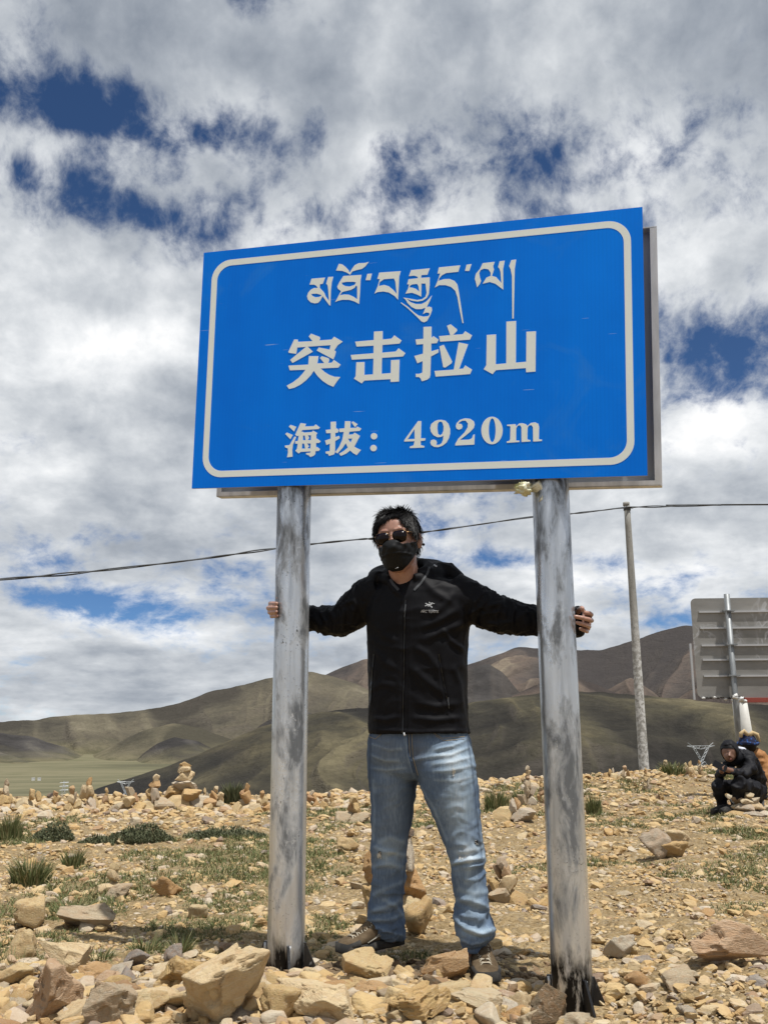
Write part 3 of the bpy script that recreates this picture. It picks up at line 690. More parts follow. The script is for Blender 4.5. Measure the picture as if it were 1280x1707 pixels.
def samp_char(r_, n):
    x = r_.normal(0.12, 0.30, n); y = r_.normal(3.60, 0.10, n); xy = np.column_stack([x, y]); xy = xy[clear_mask(xy) & (x > -.5) & (x < .75)]
    return xy, 0.014+0.04*r_.uniform(0, 1, len(xy))**2.5
scatter_stones('charred_gravel', 1500, samp_char, 2, 8, M_char, 6)
def samp_slab(r_, n):
    x = r_.uniform(-1.5, .55, n); y = r_.uniform(2.75, 3.55, n); xy = np.column_stack([x, y]); xy = xy[clear_mask(xy)]
    return xy, 0.045+0.06*r_.uniform(0, 1, len(xy))**1.5
scatter_stones('rubble_slabs', 520, samp_slab, 4, 9, M_rubble, 7)
# ------------------------------------------------------------------ grass
def grass_build(cols):
    def f(t, b):
        r = t.node('ShaderNodeNewGeometry').outputs['Random Per Island']
        c = t.ramp(r, [(i/(len(cols)-1), q) for i, q in enumerate(cols)])
        setc(t, b, c, 0.6); b.inputs['Specular IOR Level'].default_value = 0.2
        b.inputs['Subsurface Weight'].default_value = 0.0
    return f
M_grass = mat('grass', build=grass_build([(0.095, 0.115, 0.040), (0.14, 0.16, 0.065), (0.11, 0.135, 0.05), (0.23, 0.215, 0.10), (0.38, 0.31, 0.16)]))
M_dark = mat('dark_shrub', build=grass_build([(0.075, 0.085, 0.045), (0.11, 0.12, 0.06), (0.09, 0.105, 0.06), (0.21, 0.20, 0.11)]))
def blades(bx, by, bz, L, w, lean, r_, az=None, seg=3):
    n = len(bx); az = r_.uniform(0, 6.28, n) if az is None else az
    fa = r_.uniform(0, 6.28, n); V = np.zeros((n, 2*seg+1, 3))
    for i in range(seg+1):
        t_ = i/seg; hx = np.cos(az)*lean*L*t_**1.8; hy = np.sin(az)*lean*L*t_**1.8; hz = L*t_*np.sqrt(np.clip(1-(lean*t_*0.8)**2, 0.1, 1))
        ww = w*(1-t_**1.5)*0.5
        if i < seg:
            V[:, 2*i] = np.stack([bx+hx-np.cos(fa)*ww, by+hy-np.sin(fa)*ww, bz+hz], 1)
            V[:, 2*i+1] = np.stack([bx+hx+np.cos(fa)*ww, by+hy+np.sin(fa)*ww, bz+hz], 1)
        else: V[:, 2*i] = np.stack([bx+hx, by+hy, bz+hz], 1)
    f = []
    for i in range(seg-1): f += [[2*i, 2*i+1, 2*i+3], [2*i, 2*i+3, 2*i+2]]
    f += [[2*seg-2, 2*seg-1, 2*seg]]
    F = (np.array(f)[None]+(np.arange(n)*(2*seg+1))[:, None, None]).reshape(-1, 3)
    return V.reshape(-1, 3), F
def clump(px, ytop, ybot, wpx, label, n=260, m=None, cat='grass tuft', name='grass_tuft', group=None, lean=0.35, Y=None, bw=0.006, depth=0.6, seed=0):
    r_ = np.random.default_rng(seed+int(px)); g = on_ground(px, ybot); Yd = min(g.y, float(ridge_y(g.x))) if Y is None else Y
    p = at_y(px, ybot, Yd); zc = (p-CAMP).dot(FWD); w = wpx/FPX*zc; zb = gz(p.x, Yd); H = at_y(px, ytop, Yd).z-zb
    a = r_.uniform(0, 6.28, n); rr = np.sqrt(r_.uniform(0, 1, n)); bx = np.cos(a)*rr*w*0.34; by = np.sin(a)*rr*w*0.34*depth
    L = H*r_.uniform(0.45, 1.08, n)*(1-0.35*rr**2)
    V, F = blades(bx, by, np.full(n, -0.02), L, bw*zc/3.5*r_.uniform(.6, 1.3, n), lean*r_.uniform(0.2, 1.5, n), r_, az=np.arctan2(by, bx)+r_.normal(0, .6, n))
    o = obj(name, mesh_np(name, V, F, [m or M_grass], False)); o.location = (p.x, Yd, zb)
    return tag(o, label, cat, group)
TG = 'coarse grass tufts on the rocky ground'
clump(18, 1346, 1402, 52, 'tall dense grass tuft at the left edge', 420, group=TG, lean=.2)
clump(50, 1410, 1474, 88, 'widest grass tuft in the left middle ground', 620, group=TG, lean=.45)
clump(122, 1398, 1446, 50, 'thin see through grass tuft right of the widest tuft', 170, group=TG, lean=.35)
clump(388, 1296, 1342, 44, 'dark upright bush on the skyline left of the left pole', 520, M_dark, 'bush', 'bush', lean=.3, bw=.008)
clump(828, 1308, 1354, 52, 'green grass tuft on the skyline right of the man', 460, group=TG, lean=.25)
clump(990, 1318, 1360, 34, 'olive grass tuft just right of the right pole', 380, group=TG, lean=.2)
clump(868, 1310, 1338, 44, 'short grass tuft behind the slender cairn', 300, group=TG)
clump(115, 1470, 1528, 90, 'sparse long bladed tuft above the brown grey slab', 130, group=TG, lean=.7, bw=.005)
clump(190, 1492, 1528, 60, 'sparse tuft right of the brown grey slab', 110, group=TG, lean=.6, bw=.005)
clump(20, 1558, 1610, 70, 'weedy tuft among the boulders at the left edge', 120, group=TG, lean=.6, bw=.005)
clump(300, 1534, 1594, 46, 'leafy green tuft in front of the sign shadow', 200, group=TG, lean=.5)
clump(240, 1540, 1590, 70, 'spreading tuft inside the sign shadow', 300, group=TG, lean=.8)
clump(165, 1560, 1602, 80, 'low tuft left inside the sign shadow', 300, group=TG, lean=.8)
clump(1310, 1258, 1290, 40, 'dry tuft beyond the right edge', 100, group=TG)
clump(1120, 1262, 1292, 60, 'dry straw coloured tuft right of the utility pole', 260, group=TG, lean=.5)
def shrub(px, ytop, ybot, wpx, label, n=1500, seed=0):
    r_ = np.random.default_rng(seed+int(px)); g = on_ground(px, ybot); p = at_y(px, ybot, g.y); zc = (p-CAMP).dot(FWD); w = wpx/FPX*zc; H = max(at_y(px, ytop, g.y).z-p.z, 0.05)
    a = r_.uniform(0, 6.28, n); rr = np.sqrt(r_.uniform(0, 1, n)); bx = np.cos(a)*rr*w*0.5; by = np.sin(a)*rr*w*0.3
    top = H*(1-rr**2*0.75)*(0.75+0.5*fbm(np.column_stack([bx, by])*9, 2, 4)); bz = top*r_.uniform(0, 0.9, n)-0.01
    V, F = blades(bx, by, bz, np.full(n, 0.024)*r_.uniform(.6, 1.4, n), 0.010, r_.uniform(.2, 1.4, n), r_, seg=2)
    o = obj('low_shrub', mesh_np('low_shrub', V, F, [M_dark], False)); o.location = (p.x, g.y, gz(p.x, g.y)); tag(o, label, 'shrub', 'dark low shrubs on the left')
shrub(88, 1364, 1402, 72, 'dark low shrub right of the tall tuft at the left edge', 2600)
shrub(235, 1366, 1402, 108, 'widest dark green shrub mat below the tallest cairn', 4200)
shrub(375, 1374, 1396, 140, 'long thin mat of dark green shrub reaching the left pole', 3400)
shrub(160, 1388, 1408, 60, 'small dark shrub between the two larger mats', 1200)
# short turf between the stones
r_ = np.random.default_rng(5); n = 300000
y = r_.uniform(3.6**0.3, 15.5**0.3, n)**(1/0.3); x = r_.uniform(-0.5, 0.5, n)*y
xy = np.column_stack([x, y]); g = fbm(xy*np.array([1.0, 0.8]), 3, 91)+0.45*fbm(xy*4.2, 3, 17)
lim = np.where(x < 0.45, 0.08, 0.36) + np.where(y < 3.75, 0.35, 0.0) + np.where((x > 0.6) & (y > 9), -0.24, 0) + np.where((x < -0.2) & (x > -1.9) & (y > 3.85) & (y < 7.5), -0.25, 0)+np.where((y > 7.3) & (y < 10.5) & (x < 0.3), 0.02, 0)
k = (g > lim) & (y < ridge_y(x)-0.4) & clear_mask(xy); x, y, g, lim = x[k], y[k], g[k], lim[k]
V, F = blades(x, y, gheight(x, y)-0.004, (0.018+0.04*np.clip(g-lim, 0, .6))*r_.uniform(.5, 1.5, len(x))*(1+0.05*y), 0.0032*(0.6+0.28*y), r_.uniform(.2, 1.2, len(x)), r_, seg=2)
tag(obj('turf_grass', mesh_np('turf_grass', V, F, [M_grass], False)), 'short green turf in patches between the stones', None, None, 'stuff')
# ------------------------------------------------------------------ the pass sign
BW, BH = 1.7884, 1.0121
Bc = Vector((0.0888, 3.42, 1.3995-0.87+CAMH)); Bc.z = 1.3995+CAMH
_x, _y, _z = R(3.98), R(2.62), R(-16.01)
BR3 = Matrix.Rotation(_z, 3, 'Z') @ Matrix.Rotation(_x, 3, 'X') @ Matrix.Rotation(_y, 3, 'Y')
Bx, Bn, Bz = BR3 @ Vector((1, 0, 0)), BR3 @ Vector((0, 1, 0)), BR3 @ Vector((0, 0, 1))      # Bn points away from the viewer
BM = Matrix.Translation(Bc) @ BR3.to_4x4()
def uv(px, py):
    """point of the sign face seen at a photo position, in board coordinates (metres)"""
    d = ray(px, py); s = (Bc-CAMP).dot(Bn)/d.dot(Bn); q = CAMP+d*s-Bc
    return (q.dot(Bx), q.dot(Bz))
def blue_build(t, b):
    p = t.obj()
    col = t.ramp(t.noise(t.mapping(p, scale=(1, 1, 0.35)), 2.2, 4, 0.6), [(0.3, (0.0, 0.175, 0.84)), (0.7, (0.0, 0.235, 1.0))])
    sm = t.mr(t.noise(t.mapping(p, loc=(1.2, 0, 3)), 3.0, 5, 0.6, dist=1.2), 0.57, 0.78, 0, 0.30)
    col = t.mix(sm, col, (0.08, 0.30, 0.66))
    stripes = t.math('SINE', t.math('MULTIPLY', t.sep(p)[0], 430.0))
    col = t.mix(t.mr(stripes, 0.2, 1, 0, 0.10), col, (0.0, 0.13, 0.68))
    scr = t.math('MULTIPLY', t.mr(t.noise(t.mapping(p, rot=(0, 0.35, 0), scale=(2.0, 1, 60)), 2.6, 2, 0.5), 0.735, 0.75), t.mr(t.noise(p, 4.3, 2), 0.5, 0.56))
    scr2 = t.math('MULTIPLY', t.mr(t.noise(t.mapping(p, rot=(0, 1.25, 0), scale=(1.2, 1, 90)), 2.2, 2, 0.5), 0.75, 0.76), t.mr(t.noise(t.mapping(p, loc=(5, 5, 5)), 3.3, 2), 0.5, 0.56))
    col = t.mix(t.math('MULTIPLY', t.math('MAXIMUM', scr, scr2), 0.6), col, (0.45, 0.62, 0.80))
    setc(t, b, col, 0.42, t.bump(t.noise(p, 2.0, 3), 0.15, 0.02)); b.inputs['Specular IOR Level'].default_value = 0.12
M_blue = mat('blue_reflective_film', build=blue_build)
M_let = mat('cream_reflective_film', (0.80, 0.80, 0.66), 0.5, build=lambda t, b: setc(t, b, t.mix(t.mr(t.noise(t.obj(), 6, 5, 0.6), 0.3, 0.8), (0.84, 0.90, 0.86), (0.88, 0.94, 0.92))))
def alu_build(t, b):
    p = t.obj(); n = t.noise(t.mapping(p, scale=(0.4, 1, 6)), 9, 5, 0.65, dist=1); n2 = t.noise(p, 3.5, 4, 0.6)
    c = t.mix(t.mr(n, 0.35, 0.7), (0.30, 0.30, 0.30), (0.48, 0.48, 0.475)); c = t.mix(t.mr(n2, 0.5, 0.7, 0, 0.5), c, (0.17, 0.15, 0.12))
    setc(t, b, c, t.mr(n, 0.3, 0.7, 0.5, 0.35), metal=0.55)
M_alu = mat('weathered_aluminium', build=alu_build)
def pole_build(seed, dark):
    def f(t, b):
        p = t.vmath('ADD', t.obj(), (seed*3.1, seed*1.7, seed*5.3))
        st = t.mapping(p, scale=(1, 1, 0.16)); z = t.sep(t.obj())[2]
        n1 = t.noise(st, 11, 5, 0.6, dist=0.25); n2 = t.noise(t.mapping(p, scale=(1, 1, 0.36)), 13, 6, 0.62, dist=0.3); sp = t.noise(p, 95, 4, 0.7)
        n3 = t.noise(t.mapping(p, scale=(1, 1, 0.07)), 26, 4, 0.65)
        c = t.mix(t.mr(n1, 0.3, 0.68), (0.55, 0.575, 0.60), (0.84, 0.865, 0.89))
        c = t.mix(t.mr(n3, 0.48, 0.68, 0, 0.45), c, (0.22, 0.235, 0.25))
        c = t.mix(t.mr(n2, 0.53-dark, 0.66-dark, 0, 0.82), c, (0.07, 0.077, 0.084))
        top = t.math('MULTIPLY', t.mr(z, 1.35, 1.75), t.mr(n2, 0.38, 0.56)); c = t.mix(t.math('MULTIPLY', top, 0.9), c, (0.07, 0.072, 0.073))
        spm = t.math('MULTIPLY', t.mr(sp, 0.60, 0.66), t.mr(t.noise(p, 5.0, 3), 0.50, 0.62)); c = t.mix(spm, c, (0.10, 0.10, 0.10))
        wh = t.math('MULTIPLY', t.mr(t.noise(p, 70, 4, 0.7), 0.58, 0.64), t.mr(t.noise(t.mapping(p, loc=(3, 3, 3)), 6, 3), 0.55, 0.68)); c = t.mix(t.math('MULTIPLY', wh, 0.7), c, (0.75, 0.76, 0.75))
        foot = t.mr(t.math('ADD', z, t.math('MULTIPLY', t.mr(n2, 0.3, 0.7), 0.16)), 0.20, 0.12); c = t.mix(t.math('MULTIPLY', foot, t.mr(t.noise(t.mapping(p, scale=(1, 1, .25)), 22, 5, 0.7), 0.62, 0.52)), c, (0.016, 0.016, 0.017))
        setc(t, b, c, t.mr(n1, 0.3, 0.7, 0.36, 0.24), t.bump(t.math('ADD', n2, t.math('MULTIPLY', sp, 0.25)), 0.35, 0.006), metal=t.mr(n2, 0.5, 0.62, 0.82, 0.35))
    return f
M_poleL = mat('silver_painted_steel', build=pole_build(1, 0.0)); M_poleR = mat('patchy_silver_steel', build=pole_build(2, 0.05))
def blk_build(t, b):
    p = t.obj(); n = t.noise(t.mapping(p, scale=(1, 1, .4)), 24, 6, 0.7, dist=1.2)
    setc(t, b, t.mix(t.mr(n, 0.60, 0.66, 0, 0.75), (0.012, 0.012, 0.013), (0.30, 0.31, 0.31)), 0.38, t.bump(n, 0.4, 0.005))
M_blk = mat('black_bitumen_paint', build=blk_build)
M_weld = mat('weld_bead', (0.55, 0.56, 0.56), 0.4, 0.5)
sign = thing('road_sign', 'big blue mountain pass sign on two silver poles with the man between them', 'road sign', (0.1, 3.52, 0))
def child_of(o, par):
    o.parent = par; par_m = Matrix.Translation(par.location) @ par.rotation_euler.to_matrix().to_4x4(); o.matrix_parent_inverse = par_m.inverted(); return o
def board_piece(name, V2, t0, t1, m, bevel=0.0):
    """outline in board coordinates, extruded along the board normal from t0 to t1"""
    mb = MB(); n = len(V2)
    V = [Vector((u, t0, v)) for u, v in V2]+[Vector((u, t1, v)) for u, v in V2]
    mb.add(V, [list(range(n)), list(range(n, 2*n))[::-1]]+[[i, n+i, n+(i+1) % n, (i+1) % n] for i in range(n)])
    o = mb.build(name, m, bevel=bevel); o.matrix_world = BM; child_of(o, sign); return o
rect = lambda x0, x1, z0, z1: [(x0, z0), (x1, z0), (x1, z1), (x0, z1)]
board_piece('board_panel', rect(-BW/2, BW/2, -BH/2, BH/2), 0.0, 0.004, M_blue)
M_edge = M_alu
def flange(s0, s1, name, pad=0.0):
    w2, h2 = BW/2+pad, BH/2+pad
    mb = MB()
    for (x0, x1, z0, z1) in ((-w2, w2, -h2, -h2+.003), (-w2, w2, h2-.003, h2), (-w2, -w2+.003, -h2+.003, h2-.003), (w2-.003, w2, -h2+.003, h2-.003)):
        mb.box(((x0+x1)/2, (s0+s1)/2, (z0+z1)/2), (x1-x0, s1-s0, z1-z0))
    o = mb.build(name, M_alu); o.matrix_world = BM; child_of(o, sign); return o
flange(0.004, 0.012, 'board_edge')
# second board, back to back with the first, facing away
D2 = 0.19
w2, h2 = BW/2-0.0, BH/2-0.0
def uvD(px, py, D):
    d = ray(px, py); q0 = Bc+Bn*D; s = (q0-CAMP).dot(Bn)/d.dot(Bn); q = CAMP+d*s-q0
    return (q.dot(Bx), q.dot(Bz))
RL = uvD(362, 830, D2-.05)[0]; RW = uvD(1097, 600, D2-.05)[0]; RB = (uvD(380, 829, D2-.05)[1]+uvD(1098, 804, D2-.05)[1])/2; RTp = uvD(1093, 378, D2-.05)[1]
board_piece('rear_panel', rect(RL, RW, RB, RTp), D2, D2+0.004, mat('grey_panel_face', (0.40, 0.41, 0.42), 0.6))
mb = MB()
for (x0, x1, z0, z1) in ((RL, RW, RB-.004, RB), (RL, RW, RTp, RTp+.004), (RL-.004, RL, RB-.004, RTp+.004), (RW, RW+.004, RB-.004, RTp+.004)):
    mb.box(((x0+x1)/2, D2-.022, (z0+z1)/2), (x1-x0, .052, z1-z0))
# inward lips
for (x0, x1, z0, z1) in ((RL, RW, RB, RB+.016), (RW-.022, RW, RB+.016, RTp-.002), (RL, RL+.016, RB+.016, RTp-.002)):
    mb.box(((x0+x1)/2, D2-.047, (z0+z1)/2), (x1-x0, .003, z1-z0))
o = mb.build('rear_frame', mat('light_grey_frame', build=lambda t, b: setc(t, b, t.mix(t.mr(t.noise(t.mapping(t.obj(), scale=(4, 1, 1)), 5, 5), 0.35, 0.65), (0.46, 0.47, 0.475), (0.66, 0.67, 0.68)), 0.6))); o.matrix_world = BM; child_of(o, sign)
for v in (-0.36, 0.0, 0.36):
    for s0 in (0.016, D2-0.030):
        mb = MB(); mb.box((0, s0+.007, v), (BW*0.93, .018, .035)); o = mb.build('rail', M_alu); o.matrix_world = BM; child_of(o, sign)
# border ring
def rrect(x0, x1, z0, z1, r, n=10):
    P = []
    for cx, cz, a0 in ((x1-r, z1-r, 0), (x0+r, z1-r, 90), (x0+r, z0+r, 180), (x1-r, z0+r, 270)):
        for i in range(n+1):
            a = R(a0+90*i/n); P.append((cx+r*math.cos(a), cz+r*math.sin(a)))
    return P
ins, th = 0.043, 0.026
Po = rrect(-BW/2+ins, BW/2-ins, -BH/2+ins, BH/2-ins, 0.085); Pi = rrect(-BW/2+ins+th, BW/2-ins-th, -BH/2+ins+th, BH/2-ins-th, 0.062)
n = len(Po); V = [(u, -0.0006, v) for u, v in Po]+[(u, -0.0006, v) for u, v in Pi]+[(u, 0.0, v) for u, v in Po]+[(u, 0.0, v) for u, v in Pi]
F = []
for i in range(n):
    j = (i+1) % n; F += [[i, j, n+j, n+i], [i, 2*n+i, 2*n+j, j], [n+i, n+j, 3*n+j, 3*n+i]]
mb = MB().add(V, F); o = mb.build('border', M_let); o.matrix_world = BM; child_of(o, sign)
# characters: outlines as they stand on the board
def glyph(name, outlines, ox, oy, sc):
    cu = bpy.data.curves.new(name, 'CURVE'); cu.dimensions = '2D'; cu.fill_mode = 'BOTH'; cu.extrude = 0.0004
    for P in outlines:
        s = cu.splines.new('POLY'); s.points.add(len(P)-1); s.use_cyclic_u = True
        for i, (a, b_) in enumerate(P):
            u, v = uv(ox+a/sc, oy+b_/sc); s.points[i].co = (u, v, 0, 1)
    tmp = bpy.data.objects.new('tmp', cu); COL.objects.link(tmp)
    dg = bpy.context.evaluated_depsgraph_get(); me = bpy.data.meshes.new_from_object(tmp.evaluated_get(dg))
    bpy.data.objects.remove(tmp); bpy.data.curves.remove(cu)
    me.materials.clear(); me.materials.append(M_let)
    me.transform(Matrix.Rotation(R(90), 4, 'X')); me.transform(Matrix.Translation((0, -0.00045, 0)))
    o = bpy.data.objects.new(name, me); link(o); o.matrix_world = BM; child_of(o, sign); return o
def ell(cx, cy, rx, ry, n=28): return [(cx+rx*math.cos(2*math.pi*i/n), cy+ry*math.sin(2*math.pi*i/n)) for i in range(n)]
def smooth(P, it=1):
    for _ in range(it):
        Q = []
        for i in range(len(P)):
            a, b_ = P[i], P[(i+1) % len(P)]; Q += [(a[0]*.8+b_[0]*.2, a[1]*.8+b_[1]*.2), (a[0]*.2+b_[0]*.8, a[1]*.2+b_[1]*.8)]
        P = Q
    return P
S = 12.8
glyph('character', [[(200,205),(275,205),(280,255),(590,240),(510,140),(560,80),(745,150),(755,180),(735,225),(1000,205),(1050,145),(1235,250),(1130,325),(1055,435),(1090,460),(1070,550),(1035,630),(680,440),(725,375),(955,420),(975,325),(490,358),(600,465),(165,705),(115,640),(450,362),(268,375),(245,510),(85,490),(75,470)],
  [(515,560),(718,560),(692,715),(840,710),(750,600),(790,560),(935,605),(948,640),(925,705),(1000,700),(1045,640),(1190,740),(1140,805),(765,822),(850,900),(950,960),(1060,1000),(1185,1005),(1110,1100),(1035,1215),(920,1165),(800,1085),(700,985),(650,920),(620,870),(560,960),(460,1070),(330,1170),(200,1235),(90,1260),(40,1190),(170,1120),(300,1020),(390,920),(440,850),(105,862),(78,762),(500,740)]], 475, 550, S)
glyph('character', [[(555,100),(740,90),(740,270),(930,250),(990,180),(1145,290),(1100,355),(738,385),(730,550),(1020,525),(1080,455),(1225,560),(1175,630),(728,660),(718,1000),(912,985),(918,710),(1100,700),(1090,1165),(910,1175),(905,1115),(350,1145),(295,1205),(130,1105),(165,1050),(180,755),(355,750),(350,1025),(535,1012),(545,675),(85,700),(60,600),(545,562),(548,400),(185,420),(155,315),(550,280)]], 580, 545, S)
glyph('character', [[(240,65),(412,58),(410,300),(455,260),(562,335),(525,410),(408,418),(405,585),(560,540),(560,610),(400,695),(388,1090),(370,1150),(320,1190),(205,1225),(180,1165),(140,1130),(80,1135),(75,1065),(150,1065),(215,1040),(222,795),(110,840),(45,685),(230,635),(235,430),(90,442),(72,332),(238,318)],
  [(820,8),(740,40),(810,240),(570,262),(595,380),(1230,335),(1275,245),(1130,155),(1080,220),(870,235),(955,150),(955,115)],
  [(580,480),(672,445),(850,800),(840,840),(710,930),(660,925)],
  [(990,395),(1190,435),(1000,960),(1085,955),(1130,885),(1275,975),(1235,1070),(500,1125),(475,1005),(885,975)]], 687, 540, S)
glyph('character', [[(598,80),(805,65),(800,955),(1020,935),(1025,295),(1228,285),(1220,1145),(1020,1160),(1012,1070),(375,1115),(305,1200),(115,1095),(170,1010),(180,365),(378,352),(372,990),(595,970)]], 797, 530, S)
S2 = 1280/70
glyph('character', [[(265,150),(440,210),(375,355),(215,205)], [(155,385),(335,460),(262,590),(105,430)],
  [(385,510),(440,515),(340,760),(318,920),(330,1120),(160,1140),(190,990),(185,870),(100,835),(95,780),(235,770)],
  [(570,95),(735,120),(705,200),(980,190),(1030,135),(1165,235),(1120,278),(630,310),(590,355),(640,360),(680,385),(915,370),(950,325),(1085,400),(1050,450),(1045,580),(1075,570),(1185,650),(1140,700),(1045,705),(1038,840),(1075,825),(1165,890),(1130,945),(1030,950),(1020,1040),(970,1095),(870,1130),(820,1080),(740,1050),(740,1010),(870,1000),(875,960),(575,975),(515,1025),(410,940),(460,880),(485,730),(410,725),(405,650),(490,640),(515,480),(460,495),(405,455)],
  [(650,475),(698,475),(725,618),(640,618)], [(795,470),(890,470),(885,618),(790,612),(838,545)], [(625,720),(680,720),(712,875),(608,875)], [(770,718),(880,718),(870,872),(785,865),(828,800)]], 470, 700, S2)
glyph('character', [[(145,105),(258,100),(256,255),(280,243),(318,285),(300,335),(245,342),(243,430),(325,405),(340,455),(243,515),(238,760),(215,800),(110,832),(90,790),(40,780),(40,738),(125,730),(130,570),(55,600),(25,505),(145,465),(145,345),(52,348),(40,278),(145,268)],
  [(450,92),(568,92),(560,235),(690,232),(710,205),(800,250),(765,298),(545,315),(530,380),(620,372),(655,335),(770,405),(720,500),(650,635),(700,665),(790,705),(700,815),(620,770),(560,715),(480,780),(360,832),(325,785),(420,730),(510,655),(468,560),(400,660),(290,780),(245,750),(330,630),(390,490),(425,320),(332,325),(328,252),(440,243)],
  [(515,465),(605,460),(568,550)], [(620,95),(720,155),(665,222),(590,120)]], 540, 695, S)
glyph('colon', [ell(1068, 412, 70, 68)]+[ell(1058, 665, 70, 68)], 540, 695, S)
S3 = 1280/120
glyph('digit', [[(285,128),(343,128),(335,435),(415,432),(412,472),(333,482),(333,555),(398,572),(395,598),(140,608),(140,580),(205,560),(225,485),(40,492),(42,465)], [(222,270),(225,445),(100,450)]], 670, 690, S3)
glyph('digit', [[(700,105),(770,120),(825,175),(855,270),(855,350),(835,430),(790,510),(720,565),(640,592),(570,585),(520,555),(502,510),(515,470),(560,455),(605,470),(622,510),(605,550),(660,550),(705,520),(728,460),(735,385),(690,410),(630,415),(560,380),(515,320),(500,250),(520,180),(580,130),(640,108)], [(680,135),(715,150),(738,220),(735,300),(710,360),(670,382),(640,350),(628,260),(635,180),(655,145)]], 670, 690, S3)
glyph('digit', [[(955,215),(970,165),(1030,105),(1120,78),(1210,88),(1275,130),(1292,190),(1275,250),(1210,320),(1110,400),(1030,462),(1190,458),(1240,435),(1265,370),(1290,365),(1285,545),(945,562),(948,530),(1000,440),(1110,330),(1165,240),(1170,170),(1130,120),(1070,120),(1010,155),(1005,175),(1055,180),(1078,220),(1060,262),(1010,282),(968,262)]], 670, 690, S3)
glyph('digit', [ell(318, 295, 190, 245, 40), ell(322, 290, 60, 212, 36)], 790, 690, S3)
glyph('letter', [[(585,192),(738,182),(745,225),(800,170),(860,165),(925,185),(945,215),(1010,160),(1080,150),(1140,175),(1155,230),(1150,445),(1165,455),(1205,455),(1205,482),(1048,492),(1045,240),(1020,200),(975,205),(950,250),(945,450),(965,460),(1000,465),(1000,490),(842,500),(840,240),(815,200),(775,210),(748,260),(745,470),(765,475),(805,475),(805,500),(580,515),(580,488),(625,480),(640,450),(645,225),(625,215),(585,215)]], 790, 690, S3)
glyph('letter', [[(155,370),(395,350),(355,460),(305,468),(300,530),(375,610),(410,690),(465,765),(450,560),(440,490),(415,455),(450,340),(540,335),(515,430),(500,560),(490,850),(470,840),(350,680),(310,760),(270,800),(210,808),(140,790),(90,740),(75,680),(95,620),(140,565),(200,535),(265,535),(240,495),(200,475),(120,475)], [(148,640),(240,635),(320,655),(335,668),(290,695),(220,700),(170,675)]], 505, 430, S3)
glyph('vowel_mark', [[(640,105),(700,115),(760,160),(810,215),(830,265),(870,200),(920,130),(990,95),(1100,90),(1170,70),(1110,150),(1050,195),(960,215),(880,240),(840,300),(780,260),(700,230),(590,225)]], 505, 430, S3)
glyph('letter', [[(720,322),(1040,302),(1025,400),(1015,620),(1000,820),(920,775),(820,745),(700,745),(630,760),(575,785),(620,700),(680,590),(625,550),(610,510),(650,430)], [(690,440),(780,425),(900,425),(945,435),(920,480),(830,510),(750,500),(700,470)], [(945,490),(965,510),(965,735),(900,690),(820,655),(740,650),(655,665),(700,605),(780,585),(860,565),(920,530)]], 505, 430, S3)
glyph('syllable_dot', [[(1145,285),(1225,280),(1200,395),(1115,395)]], 505, 430, S3)
glyph('letter', [[(130,262),(510,235),(485,330),(465,745),(400,675),(300,615),(200,597),(100,608),(45,635),(100,510),(140,375),(95,375)], [(215,378),(390,365),(415,420),(440,640),(380,570),(300,505),(220,480),(120,500),(140,430)]], 620, 430, S3)
glyph('letter', [[(695,218),(1025,185),(985,300),(880,305),(870,355),(1025,345),(1025,480),(1010,640),(975,710),(900,760),(810,775),(710,760),(620,730),(680,785),(780,820),(880,820),(960,780),(1010,730),(1065,665),(1030,760),(970,880),(1010,865),(1060,880),(1068,930),(1040,1010),(980,1120),(930,1145),(880,1130),(780,1030),(640,900),(510,800),(520,790),(640,870),(750,970),(830,1025),(920,1045),(1000,1035),(1025,1000),(1010,975),(960,970),(905,1000),(925,950),(950,885),(880,910),(780,910),(700,870),(630,800),(600,745),(555,705),(680,725),(800,748),(890,735),(950,690),(970,620),(950,455),(880,455),(875,690),(800,650),(710,620),(595,635),(640,550),(660,470),(625,470),(650,380),(820,360),(800,330),(750,315),(655,325)], [(720,470),(800,462),(825,500),(840,600),(780,550),(720,530),(665,525),(680,490)]], 620, 430, S3)
S4 = 1280/150
glyph('letter', [[(97,178),(400,148),(375,240),(200,258),(140,290),(105,330),(90,370),(170,345),(250,342),(320,370),(360,420),(380,520),(415,750),(447,970),(432,972),(395,800),(360,600),(330,510),(270,455),(190,430),(100,430),(40,465),(80,370),(115,265),(78,265)]], 720, 425, S4)
glyph('syllable_dot', [[(490,140),(560,130),(530,228),(468,228)]], 720, 425, S4)
glyph('letter', [[(720,118),(890,98),(868,160),(880,210),(850,300),(910,315),(985,400),(972,240),(955,190),(938,175),(960,92),(1032,82),(1010,200),(1012,495),(900,410),(820,385),(720,410),(770,325),(832,298),(832,250),(800,205),(740,195),(690,215),(670,260),(680,320),(697,370),(680,410),(640,462),(625,400),(608,340),(622,270),(680,200)]], 720, 425, S4)
glyph('closing_stroke', [[(1125,75),(1195,65),(1175,200),(1160,905),(1140,905),(1135,300),(1115,200),(1095,160)]], 720, 425, S4)
